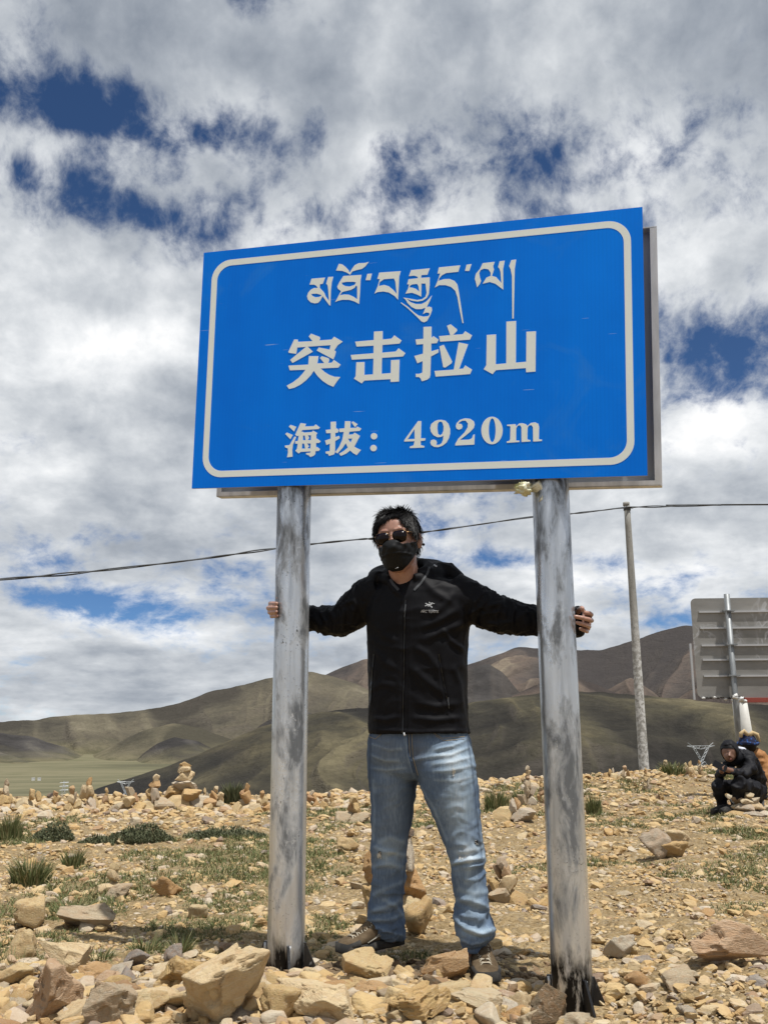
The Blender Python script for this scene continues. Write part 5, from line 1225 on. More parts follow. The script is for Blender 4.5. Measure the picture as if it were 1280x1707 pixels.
# raised collar and hood lying on the shoulders
def loop(c, ax, ay, zf, zb, r0, r1, a0, a1, n=22):
    P, Rr = [], []
    for i in range(n+1):
        a = R(a0+(a1-a0)*i/n); q = Vector(c)+BU*ax*math.sin(a)-BV*ay*math.cos(a); q.z += zf+(zb-zf)*(0.5-0.5*math.cos(a)); P.append(q); Rr.append(r0+(r1-r0)*(0.5-0.5*math.cos(a)))
    return P, Rr
nc = Pp(680, 985, 3.60)
P1, R1 = loop(nc, .098, .085, .030, .095, .020, .036, 28, 332); J.append(limb(P1, R1, 16, 1.0))
P1, R1 = loop(nc+Vector((0, .03, 0)), .125, .10, .035, .095, .030, .052, 55, 318); J.append(limb(P1, R1, 16))
P1, R1 = loop(nc, .080, .068, .055, .120, .012, .022, 40, 318); J.append(limb(P1, R1, 14))
J.append(limb([Pp(728, 948, 3.60), Pp(748, 952, 3.60), Pp(768, 966, 3.585)], [.032, .036, .026], 16))
J.append(limb([Pp(640, 960, 3.63), Pp(624, 968, 3.65), Pp(612, 982, 3.66)], [.030, .032, .028], 16))
J.append(limb([Pp(668, 1005, 3.50), Pp(690, 985, 3.50), Pp(706, 962, 3.52)], [.010, .013, .016], 12)); J.append(limb([Pp(680, 1005, 3.50), Pp(660, 985, 3.51), Pp(648, 966, 3.55)], [.010, .012, .016], 12))
JV, JF = fuse(J, 0.0055, 5)
JL = [([(785, 1030), (792, 1002), (806, 984)], 4, .010), ([(776, 1026), (806, 1012), (838, 1004)], 4, .008), ([(796, 1046), (830, 1040), (858, 1036)], 4, .007), ([(838, 998), (826, 1030), (832, 1056)], 4, .008), ([(862, 1004), (852, 1030), (858, 1062)], 4, .009),
      ([(880, 1008), (872, 1032), (884, 1060)], 3, .005), ([(818, 1000), (800, 1020), (790, 1046)], 4, -.007), ([(768, 1000), (776, 1030), (772, 1056)], 5, -.006), ([(905, 1014), (896, 1036), (906, 1058)], 3, .005), ([(924, 1016), (918, 1038), (926, 1060)], 3, .004),
      ([(534, 1016), (540, 1034), (550, 1052)], 3, .009), ([(546, 1012), (556, 1030), (560, 1052)], 3, .010), ([(560, 1004), (574, 1018), (572, 1050)], 3, .008), ([(578, 990), (592, 1008), (586, 1040)], 4, .008), ([(522, 1012), (526, 1030), (532, 1048)], 3, .008), ([(598, 982), (604, 1004), (602, 1040)], 4, -.006), ([(566, 1012), (580, 1004), (592, 1000)], 3, .006),
      ([(700, 1046), (730, 1036), (764, 1016)], 6, .008), ([(706, 1066), (740, 1052), (776, 1038)], 6, .009), ([(736, 1048), (752, 1066), (776, 1088)], 4, .008), ([(746, 1066), (760, 1076), (776, 1080)], 4, .006), ([(690, 1078), (712, 1090), (730, 1116)], 6, .007), ([(682, 1110), (712, 1136), (742, 1158)], 7, .008),
      ([(690, 1170), (726, 1178), (768, 1172)], 6, .008), ([(684, 1196), (724, 1200), (776, 1196)], 5, .007), ([(620, 1196), (642, 1200), (668, 1194)], 5, .007), ([(616, 1216), (700, 1221), (781, 1218)], 3.5, .006), ([(618, 1150), (638, 1140), (664, 1146)], 6, .006), ([(756, 1110), (766, 1140), (770, 1186)], 5, .008), ([(622, 1080), (640, 1104), (662, 1116)], 6, .006),
      ([(626, 1040), (640, 1060), (664, 1070)], 6, .006), ([(731, 1092), (738, 1130), (748, 1182)], 3, -.006), ([(726, 1092), (732, 1130), (742, 1184)], 3, .005), ([(675, 1004), (673, 1110), (671, 1222)], 3.0, -.004), ([(668, 1010), (666, 1110), (665, 1220)], 4.0, .003), ([(681, 1010), (680, 1110), (679, 1220)], 4.0, .003),
      ([(700, 960), (722, 985), (746, 1000)], 7, .008), ([(640, 975), (626, 1000), (622, 1026)], 6, .006), ([(718, 938), (738, 940), (758, 950)], 4, .007), ([(760, 985), (740, 1010), (716, 1026)], 6, .004)]
def jn(V, x, y, N):
    Q = V*np.array([9, 9, 14.0]); n = ridged(Q+fbm(V*6, 2, 8)[:, None]*1.2, 3, 4); arm = 1/(1+np.exp(-(np.abs(x-697)-90)/8))
    Q2 = V*np.array([42, 30, 9.0]); n2 = ridged(Q2+fbm(V*9, 2, 6)[:, None]*2, 2, 14)
    return (n-0.5)*0.004 + arm*(n2-0.5)*0.010
JV = folds(JV, JF, JL, 0.05, jn)
jacket = cloth('jacket', JV, JF, M_jacket, man)
jt = bvh(JV, JF)
# jeans
LegA = [(1206, 624, 702, 3.66, .085), (1224, 617, 702, 3.66, .094), (1240, 614, 704, 3.665, .102), (1275, 613, 702, 3.67, .100), (1305, 615, 696, 3.675, .096), (1340, 618, 690, 3.68, .088), (1380, 619, 684, 3.685, .080), (1415, 618, 679, 3.69, .074), (1450, 622, 676, 3.70, .069), (1490, 617, 675, 3.715, .067), (1520, 612, 671, 3.73, .067), (1540, 611, 674, 3.74, .069), (1554, 618, 675, 3.745, .066), (1566, 640, 674, 3.755, .052)]
LegB = [(1206, 690, 770, 3.60, .085), (1224, 690, 779, 3.595, .094), (1240, 688, 784, 3.585, .102), (1275, 690, 792, 3.575, .104), (1305, 698, 796, 3.575, .100), (1340, 713, 798, 3.575, .093), (1380, 730, 801, 3.575, .084), (1415, 743, 806, 3.57, .077), (1437, 750, 811, 3.565, .076), (1445, 752, 808, 3.568, .070), (1470, 755, 811, 3.57, .068), (1500, 760, 814, 3.575, .066), (1528, 757, 816, 3.575, .068), (1550, 757, 825, 3.575, .073), (1564, 766, 823, 3.575, .070), (1574, 768, 808, 3.58, .055), (1586, 770, 806, 3.585, .048)]
Hips = [(1200, 626, 770, 3.62, .090), (1224, 617, 779, 3.62, .102), (1236, 614, 782, 3.62, .108), (1262, 613, 789, 3.62, .110), (1288, 616, 793, 3.62, .095), (1300, 640, 770, 3.62, .060)]
TV, TF = fuse([loft([row(*q) for q in LegA], 36, 2.2), loft([row(*q) for q in LegB], 36, 2.2), loft([row(*q) for q in Hips], 40, 2.6)], 0.0055, 5)
TL = [([(722, 1250), (752, 1244), (780, 1232)], 3, .006), ([(718, 1262), (752, 1258), (786, 1244)], 3, .006), ([(720, 1274), (756, 1270), (790, 1260)], 3, .005), ([(722, 1286), (754, 1284), (788, 1276)], 3, .005), ([(724, 1300), (760, 1302), (790, 1294)], 3, .003), ([(684, 1268), (712, 1262), (740, 1256)], 3, .004),
      ([(618, 1258), (640, 1268), (664, 1268)], 3, .005), ([(618, 1280), (645, 1284), (676, 1280)], 3, .004), ([(620, 1240), (650, 1250), (668, 1248)], 3, .004), ([(684, 1220), (686, 1260), (694, 1290)], 3, -.005), ([(676, 1222), (680, 1262), (690, 1296)], 3, .004),
      ([(752, 1440), (776, 1434), (812, 1428)], 4, .012), ([(750, 1446), (776, 1441), (811, 1438)], 2.5, -.012), ([(760, 1420), (778, 1422), (800, 1412)], 5, .006), ([(776, 1410), (784, 1436), (778, 1470)], 6, .006), ([(786, 1400), (800, 1412), (806, 1424)], 4, -.006),
      ([(624, 1412), (646, 1420), (676, 1426)], 4, .006), ([(622, 1432), (650, 1430), (676, 1418)], 4, -.005), ([(622, 1444), (648, 1440), (672, 1446)], 5, .005), ([(634, 1404), (650, 1396), (672, 1404)], 5, .004),
      ([(616, 1520), (644, 1512), (672, 1498)], 5, .008), ([(614, 1534), (646, 1534), (672, 1524)], 4, .009), ([(616, 1526), (646, 1524), (672, 1512)], 3, -.008), ([(640, 1500), (660, 1510), (674, 1530)], 4, .006), ([(622, 1545), (650, 1554), (674, 1560)], 3, .008), ([(624, 1490), (650, 1478), (672, 1470)], 5, .005),
      ([(758, 1530), (775, 1548), (800, 1556), (824, 1548)], 5, .016), ([(762, 1544), (782, 1560), (806, 1565), (822, 1560)], 3, -.010), ([(760, 1516), (780, 1512), (806, 1520), (822, 1540)], 6, -.010), ([(762, 1500), (786, 1500), (812, 1512)], 5, .007), ([(766, 1484), (790, 1490), (814, 1484)], 6, .005), ([(768, 1566), (786, 1574), (806, 1570)], 3, .008), ([(770, 1580), (788, 1584), (804, 1580)], 2.5, -.006),
      ([(795, 1350), (802, 1400), (806, 1430)], 3, .004), ([(700, 1310), (724, 1350), (744, 1400)], 3, .003), ([(622, 1300), (624, 1350), (622, 1400)], 3, .003)]
def tn(V, x, y, N):
    n = ridged(V*np.array([10, 10, 12.0])+fbm(V*7, 2, 3)[:, None], 3, 31); low = np.clip((y-1380)/150, 0, 1)
    n2 = ridged(V*np.array([9, 9, 34.0])+fbm(V*8, 2, 5)[:, None]*2, 2, 41)
    return (n-0.5)*0.006+(n2-0.5)*(0.003+0.008*low)
TV = folds(TV, TF, TL, 0.0, tn)
x, y = project(TV)
G = lambda cx, cy, sx, sy, a: a*np.exp(-((x-cx)/sx)**2-((y-cy)/sy)**2)
fade = 0.31+G(765, 1330, 26, 80, .42)+G(750, 1262, 34, 24, .32)+G(652, 1330, 26, 70, .12)+G(784, 1424, 20, 22, .42)+G(650, 1425, 22, 24, .30)+G(790, 1500, 20, 50, .26)+G(640, 1480, 24, 40, .06)+G(792, 1556, 34, 10, .28)-G(612, 1300, 12, 200, .12)-G(800, 1330, 8, 90, .14)-G(690, 1260, 14, 50, .14)-G(690, 1350, 12, 60, .2)-G(730, 1400, 16, 40, .08)
for pts, w, a in TL:
    if a > 0:
        b_ = np.full(len(TV), 1e9)
        for i in range(len(pts)-1): b_ = np.minimum(b_, seg_d(x, y, pts[i], pts[i+1])[0])
        fade += 0.16*np.exp(-(b_/(w*0.8))**2)
seam = np.zeros(len(TV))
for pts in ([(684, 1222), (686, 1262), (696, 1296)], [(778, 1226), (788, 1290), (794, 1350), (803, 1430)], [(691, 1300), (684, 1370), (674, 1450), (670, 1500)], [(618, 1226), (616, 1300), (618, 1400)]):
    for i in range(len(pts)-1): seam = np.maximum(seam, 0.55*np.exp(-(seg_d(x, y, pts[i], pts[i+1])[0]/1.6)**2))
dirt = np.clip(G(645, 1250, 26, 40, .5)+G(652, 1360, 26, 60, .35)+G(695, 1250, 16, 30, .5)+G(775, 1400, 22, 30, .3), 0, 1)
jeans = cloth('jeans', TV, TF, M_denim, man, np.column_stack([np.clip(fade, 0, 1), seam, dirt])); tt_ = bvh(TV, TF)
M_thread = mat('white_thread', (0.62, 0.60, 0.54), 0.8); M_stitch = mat('tan_stitch', (0.30, 0.24, 0.15), 0.8); M_hole = mat('torn_shadow_cloth', (0.02, 0.02, 0.022), 0.95)
def tear(cx, cy, w, h, hole=True, n=9, vertical=True):
    mb = MB()
    if hole: mb2 = MB().add(*strip(tt_, [(cx, cy-h*.35), (cx+w*.1, cy), (cx, cy+h*.35)], w*.5, .0008, 4)); put('hole', mb2, M_hole, jeans_p, False)
    r7 = random.Random(int(cx))
    for k in range(n):
        if vertical: a = (cx+r7.uniform(-.5, .5)*w, cy+r7.uniform(-.5, .0)*h); b_ = (a[0]+r7.uniform(-1, 1), a[1]+r7.uniform(.3, .6)*h)
        else: a = (cx+r7.uniform(-.5, 0)*w, cy+r7.uniform(-.5, .5)*h); b_ = (a[0]+r7.uniform(.3, .6)*w, a[1]+r7.uniform(-1, 1))
        mb.add(*strip(tt_, [a, b_], r7.uniform(.4, .9), .0022, 3, .0008))
    put('frayed_threads', mb, M_thread, jeans_p, False)
jeans_p = man
tear(633, 1424, 8, 14); tear(756, 1288, 5, 16, False); tear(771, 1431, 12, 12, False, 10); tear(793, 1404, 8, 8, True, 6, False)
mb = MB()
for pts in ([(686.5, 1224), (688.5, 1262), (697, 1292)], [(681, 1224), (683, 1262)], [(724, 1223), (738, 1231), (774, 1228)], [(726, 1227), (740, 1235), (773, 1232)], [(616, 1228), (626, 1232), (636, 1224)]):
    mb.add(*strip(tt_, pts, 0.7, .0014, 8, .0006))
put('stitching', mb, M_stitch, man, False)
put('fly_seam', MB().add(*strip(tt_, [(679, 1222), (681, 1258), (690, 1288)], 1.6, .0012, 8, .001)), M_denim, man, False)
put('jeans_button', ball(hit(tt_, 676, 1224, .002)[0] if hit(tt_, 676, 1224)[0] else Pp(676, 1224, 3.5), .005, 2), M_weld, man)
# jacket details
zipm = MB().add(*strip(jt, [(676, 1000), (674.5, 1060), (673.5, 1120), (672, 1180), (671.5, 1221)], 2.6, .0015, 14, .0025)); put('front_zip', zipm, M_zip, man, False)
zp = MB().add(*strip(jt, [(677, 1008), (676, 1020), (675, 1030)], 2.4, .005, 5, .002)); put('zip_pull', zp, M_lining, man, False)
put('storm_flap', MB().add(*strip(jt, [(680.5, 1004), (679.5, 1060), (678.5, 1120), (677, 1180), (676, 1220)], 5.5, .0008, 14, .0016)), M_jacket, man, False)
put('pocket_zip', MB().add(*strip(jt, [(731, 1090), (736, 1120), (742, 1150), (747, 1180)], 1.6, .0012, 8, .0015)), M_zip, man, False)
put('pocket_zip', MB().add(*strip(jt, [(624, 1090), (621, 1120), (619, 1150), (618, 1172)], 1.4, .0012, 8, .0015)), M_zip, man, False)
put('zip_pull', MB().add(*strip(jt, [(747, 1162), (748, 1180)], 1.6, .004, 4, .002)), M_lining, man, False)
put('cord_lock', limb([hit(jt, 674, 1221, .004)[0] or Pp(674, 1221, 3.49), (hit(jt, 674, 1225, .004)[0] or Pp(674, 1226, 3.49))], [.003, .003], 8), M_print, man)
# printed word and emblem on the chest
FONT = {'A': [[(0, 0), (.5, 1), (1, 0)]], 'R': [[(0, 0), (0, 1), (.8, 1), (.9, .75), (.75, .5), (0, .5)], [(.4, .5), (1, 0)]], 'C': [[(1, .9), (.6, 1), (.1, .75), (0, .5), (.1, .25), (.6, 0), (1, .1)]], "'": [[(.5, 1), (.4, .75)]],
        'T': [[(0, 1), (1, 1)], [(.5, 1), (.5, 0)]], 'E': [[(1, 1), (0, 1), (0, 0), (1, 0)], [(0, .5), (.8, .5)]], 'Y': [[(0, 1), (.5, .5), (1, 1)], [(.5, .5), (.5, 0)]], 'X': [[(0, 1), (1, 0)], [(1, 1), (0, 0)]]}
def word(tree, s, x0, y0, cw, ch, gap, wd, m, parent, name='printed_word', dy=0.0):
    mb = MB(); x = x0
    for ch_ in s:
        w = cw*(0.35 if ch_ == "'" else 1)
        for st in FONT[ch_]:
            mb.add(*strip(tree, [(x+a*w, y0+dy*(x-x0)-b_*ch) for a, b_ in st], wd, .0012, 2, .0006))
        x += w+gap
    put(name, mb, m, parent, False)
word(jt, "ARC'TERYX", 702, 1021, 2.7, 4.2, 0.72, 0.75, M_print, man, dy=.02)
S5 = 32.0; em = MB()
for pts, w in (([(450, 180), (500, 210), (560, 260), (640, 290), (720, 260), (800, 215)], 1.3), ([(640, 120), (680, 170), (760, 190), (820, 160)], 1.2), ([(820, 160), (860, 205), (940, 205)], 1.1), ([(430, 340), (500, 300), (560, 290)], 1.0), ([(570, 340), (640, 330)], 1.0), ([(590, 230), (660, 250), (740, 300)], 1.4), ([(680, 320), (740, 360), (800, 370), (780, 440)], 1.1)):
    em.add(*strip(jt, [(695+a/S5, 1000+b_/S5) for a, b_ in pts], w, .0012, 3, .0006))
put('emblem', em, M_print, man, False)
# shirt and lining inside the collar
put('shirt', limb([nc+Vector((0, -.010, .012)), nc+Vector((0, -.004, .034))], [.078, .070], 24), M_tee, man)
put('collar_lining', MB().add(*strip(jt, [(690, 984), (702, 972), (712, 956), (716, 946)], 3.5, .0012, 8, .001)), M_lining, man, False)
put('collar_lining', MB().add(*strip(jt, [(664, 984), (655, 974), (650, 966)], 4, .0012, 6, .001)), M_lining, man, False)
put('brim_tab', MB().add(*strip(jt, [(723, 942), (728, 945)], 2.2, .001, 3, .001)), M_print, man, False)
# hands: palm, four fingers and a thumb, curled round the poles
def hand(palm, fingers, thumb, wrist):
    P = [limb([Vector(w_[0]) for w_ in wrist], [w_[1] for w_ in wrist], 16)]
    P.append(limb([Vector(p[0]) for p in palm], [p[1] for p in palm], 18, 0.8))
    for f in fingers+[thumb]:
        P.append(limb([Vector(q[0]) for q in f], [q[1] for q in f], 12)); P.append(ball(f[-1][0], f[-1][1]*.98, 2))
        for q in f[1:-1]: P.append(ball(q[0], q[1]*1.06, 2))
    return P
fr = lambda L, r0=.0092, r1=.0074: [(Pp(a, b_, Y), r0+(r1-r0)*i/(len(L)-1)) for i, (a, b_, Y) in enumerate(L)]
HR = hand([(Pp(972, 1030, 3.475), .026), (Pp(975, 1040, 3.47), .028), (Pp(974, 1050, 3.475), .024)],
          [fr([(978, 1024, 3.45), (985.0, 1024.5, 3.405), (982.5, 1022.5, 3.372), (973.5, 1021.0, 3.362)]),
           fr([(978, 1033, 3.45), (985.5, 1034.5, 3.40), (981, 1032.8, 3.355), (969, 1029.8, 3.335), (959, 1028.0, 3.333)]),
           fr([(976, 1042, 3.45), (981.5, 1044.5, 3.40), (977.5, 1042.5, 3.357), (967, 1039.6, 3.340), (961.5, 1037.8, 3.340)], .0088, .007),
           fr([(975, 1050, 3.45), (978.0, 1052.8, 3.41), (974.5, 1051.5, 3.372), (966.5, 1048.2, 3.36)], .0078, .0062)],
          fr([(962, 1024, 3.46), (965, 1017, 3.43), (968.5, 1013.8, 3.385), (970.0, 1014.5, 3.355)], .0105, .0088), [(Pp(945, 1037, 3.51), .028), (Pp(965, 1037, 3.49), .028)])
HL = hand([(Pp(463, 1008, 3.745), .024), (Pp(462, 1017, 3.745), .027), (Pp(464, 1025, 3.745), .024)],
          [fr([(458, 1006, 3.745), (451.5, 1006, 3.71), (450.5, 1006, 3.675), (455.5, 1006, 3.635), (461.5, 1006, 3.603)]),
           fr([(457, 1013.5, 3.745), (447.5, 1014, 3.705), (447.0, 1013.5, 3.67), (453.5, 1013, 3.628), (461, 1013, 3.60)]),
           fr([(457, 1020, 3.745), (449.5, 1020.8, 3.705), (449.0, 1020.8, 3.67), (454.5, 1020.5, 3.632), (461, 1020, 3.60)], .0088, .007),
           fr([(459, 1027, 3.745), (453.0, 1027.8, 3.71), (452.5, 1027.8, 3.675), (456.5, 1027.2, 3.64), (462, 1027, 3.61)], .0078, .0062)],
          fr([(470, 1006, 3.74), (468, 998, 3.70), (466, 996, 3.66), (464, 997, 3.63)], .010, .008), [(Pp(482, 1020, 3.78), .028), (Pp(466, 1017, 3.76), .026)])
inner = lambda L, k: [(c, U*k, W_*k) for c, U, W_ in [row(*q) for q in L]]
bodyp = head_parts+HR+HL+[loft(inner(torso, .80), 28), loft(inner(Hips, .82), 28), loft(inner(LegA[:-2], .72), 22), loft(inner(LegB[:-3], .72), 22),
     limb([Pp(*p, Y) for p, Y, r in LA], [r*rp*.66 for p, Y, r in LA], 16), limb([Pp(*p, Y) for p, Y, r in RA], [r*rp*.66 for p, Y, r in RA], 16),
     limb([Pp(650, 1545, 3.745), Pp(650, 1562, 3.76)], [.042, .040], 14), limb([Pp(788, 1565, 3.58), Pp(790, 1590, 3.62)], [.042, .040], 14)]
SV, SF = fuse(bodyp, 0.0030, 3)
body = cloth('body', SV, SF, M_skin, man)
# hair: cap and strands
def hairline(th):
    a = abs(math.degrees((th+math.pi) % (2*math.pi)-math.pi)); return float(np.interp(a, [0, 25, 45, 58, 72, 86, 98, 110, 140, 180], [.207, .206, .194, .165, .125, .115, .135, .09, .045, .035]))
nth, nz_ = 72, 18; V = []
for j in range(nz_+1):
    for i in range(nth):
        th = 2*math.pi*i/nth; z0 = hairline(th); z = z0+(.2355-z0)*(j/nz_)**0.85
        V.append(HM @ hsurf(th, z, .0095 if j > 1 else .003*j+.001)+Vector((0, 0, .006*(j/nz_)**2)))
V.append(HM @ Vector((0, .01, .246)))
F = [[j*nth+i, j*nth+(i+1) % nth, (j+1)*nth+(i+1) % nth, (j+1)*nth+i] for j in range(nz_) for i in range(nth)]+[[nz_*nth+i, nz_*nth+(i+1) % nth, len(V)-1] for i in range(nth)]
hair = put('hair', (V, F), M_hair, man)
rh = random.Random(3); mb = MB()
for k in range(6400):
    th = rh.uniform(-math.pi, math.pi)
    if k > 3400: th *= .42
    z0 = hairline(th); zt = z0+(.2352-z0)*rh.random()**(0.85 if k < 5000 else 2.0); dg_ = math.degrees(th); ad = abs(dg_); up_ = min(1, max(0, (zt-.19)/.046))
    n_ = (hsurf(th, zt, .03)-hsurf(th, zt, 0)).normalized(); n_ = (n_+Vector((0, 0, up_*1.1))).normalized()
    tilt_ = -.75 if ad < 75 else (.25 if th > 0 else -.25)          # front hair is combed towards his right
    dn = Vector((tilt_, -.55 if ad < 90 else .5, -.75+.55*up_)); dn = (dn-n_*dn.dot(n_)).normalized()
    fringe = ad < 62 and zt < z0+.028
    L = rh.uniform(.022, .040)
    if fringe: L = rh.uniform(.026, .052)*(.42 if 2 < dg_ < 40 else 1.0)
    e = rh.uniform(.10, .30)+.28*up_*rh.random()+(.35 if up_ > .6 and rh.random() < .3 else 0)
    d_ = (dn*(1-e)+n_*e+Vector((rh.gauss(0, .20), rh.gauss(0, .14), rh.gauss(0, .10)))).normalized()
    p = hsurf(th, zt, .0085); pts = [p]
    for q in range(3):
        p = p+d_*L/3; pts.append(p); d_ = (d_+Vector((0, 0, -.30 if up_ < .7 else -.12))-n_*.10).normalized()
    w = rh.uniform(.0007, .0019); s_ = (pts[1]-pts[0]).cross(n_).normalized()*w; k0 = len(mb.V)
    for q, f_ in ((0, 1), (1, .95), (2, .7)): mb.V += [tuple(HM @ (pts[q]-s_*f_)), tuple(HM @ (pts[q]+n_*w*.8*f_)), tuple(HM @ (pts[q]+s_*f_))]
    mb.V.append(tuple(HM @ pts[3]))
    for q in (0, 1): mb.F += [[k0+3*q, k0+3*q+3, k0+3*q+4, k0+3*q+1], [k0+3*q+1, k0+3*q+4, k0+3*q+5, k0+3*q+2]]
    mb.F += [[k0+6, k0+9, k0+7], [k0+7, k0+9, k0+8]]
me = mesh_np('hair_strands', mb.V, mb.F, [M_hair], False); hs_ = obj('hair_strand', me); child_of(hs_, man); hs_['kind'] = 'stuff'
# mask
na_, nb_ = 70, 40; V = []
for j in range(nb_+1):
    for i in range(na_+1):
        th = R(-100+200*i/na_); a = abs(math.degrees(th)); zt = float(np.interp(a, [0, 8, 22, 45, 70, 100], [.112, .109, .092, .096, .100, .098])); zb_ = float(np.interp(a, [0, 30, 55, 75, 100], [-.003, -.001, .018, .045, .075]))
        f = j/nb_; z = zb_+(zt-zb_)*f
        bul = .034*math.exp(-(a/30)**2)*math.exp(-((z-.082)/.042)**2)+.012*math.exp(-(a/40)**2)*math.exp(-((z-.02)/.03)**2)
        cre = .0035*math.exp(-((z-(.060-.010*(a/60)**2))/.0035)**2)*(1 if a < 62 else 0)
        wr = .0022*math.sin((th*7+z*90)*1.3+2*math.sin(z*60))*math.exp(-((z-.085)/.022)**2)*min(1, a/12)+.0015*math.sin(th*16-z*140)*(1 if z > .055 else .3)
        V.append(HM @ hsurf(th, max(z, -.004), .006+bul+cre+wr)+Vector((0, 0, min(0, z+.004))))
F = [[j*(na_+1)+i, j*(na_+1)+i+1, (j+1)*(na_+1)+i+1, (j+1)*(na_+1)+i] for j in range(nb_) for i in range(na_)]
mk = put('face_mask', (V, F), M_mask, man); md = mk.modifiers.new('thick', 'SOLIDIFY'); md.thickness = .0016; md.offset = 1
mb = MB()
for s in (-1, 1):
    mb.tube([hp(s*.068, -.03, .092), hp(s*.080, -.010, .118), hp(s*.087, .010, .130), hp(s*.086, .020, .110), hp(s*.078, .004, .080), hp(s*.066, -.022, .066)], .0016, 6)
put('ear_loop', mb, M_mask, man); put('cord_stopper', ball(hp(.093, .006, .092), .0055, 2), M_mask, man)
put('mask_mark', limb([hp(.002, -.120, .004), hp(.014, -.118, .007)], [.0012, .0012], 6), M_print, man)
# sunglasses
gl = []
for s in (-1, 1):
    n = 36; cx, cz, rx, rz = s*.0335, .122, .0270, .0225; out_ = []
    for k in range(n):
        a = 2*math.pi*k/n; e = 2/3.4; u = rx*abs(math.cos(a))**e*(1 if math.cos(a) >= 0 else -1); v = rz*abs(math.sin(a))**e*(1 if math.sin(a) >= 0 else -1)
        if v < 0: u *= .90
        x_ = cx+u; out_.append(Vector((x_, -.1155+1.6*x_*x_+0.10*abs(v), cz+v-.0*u)))
    ctr = Vector((cx, -.1185+1.6*cx*cx, cz)); F = [[i, (i+1) % n, n] for i in range(n)]
    ln = put('lens', ([HM @ q for q in out_+[ctr]], F), M_lens, man); sm = ln.modifiers.new('t', 'SOLIDIFY'); sm.thickness = .0018
    put('glasses_rim', MB().tube([HM @ q for q in out_+[out_[0]]], .0013, 6, False), M_gold, man)
    put('temple', MB().tube([hp(s*.0605, -.108, .134), hp(s*.068, -.092, .136), hp(s*.0775, -.04, .134), hp(s*.081, .006, .130), hp(s*.080, .02, .118)], .0012, 6), M_gold, man)
put('glasses_bridge', MB().tube([hp(-.008, -.1155, .128), hp(0, -.119, .131), hp(.008, -.1155, .128)], .0013, 6), M_gold, man)
put('nose_pad', MB().tube([hp(-.0095, -.106, .118), hp(-.0105, -.102, .110)], .0014, 6).tube([hp(.0095, -.106, .118), hp(.0105, -.102, .110)], .0014, 6), M_gold, man)
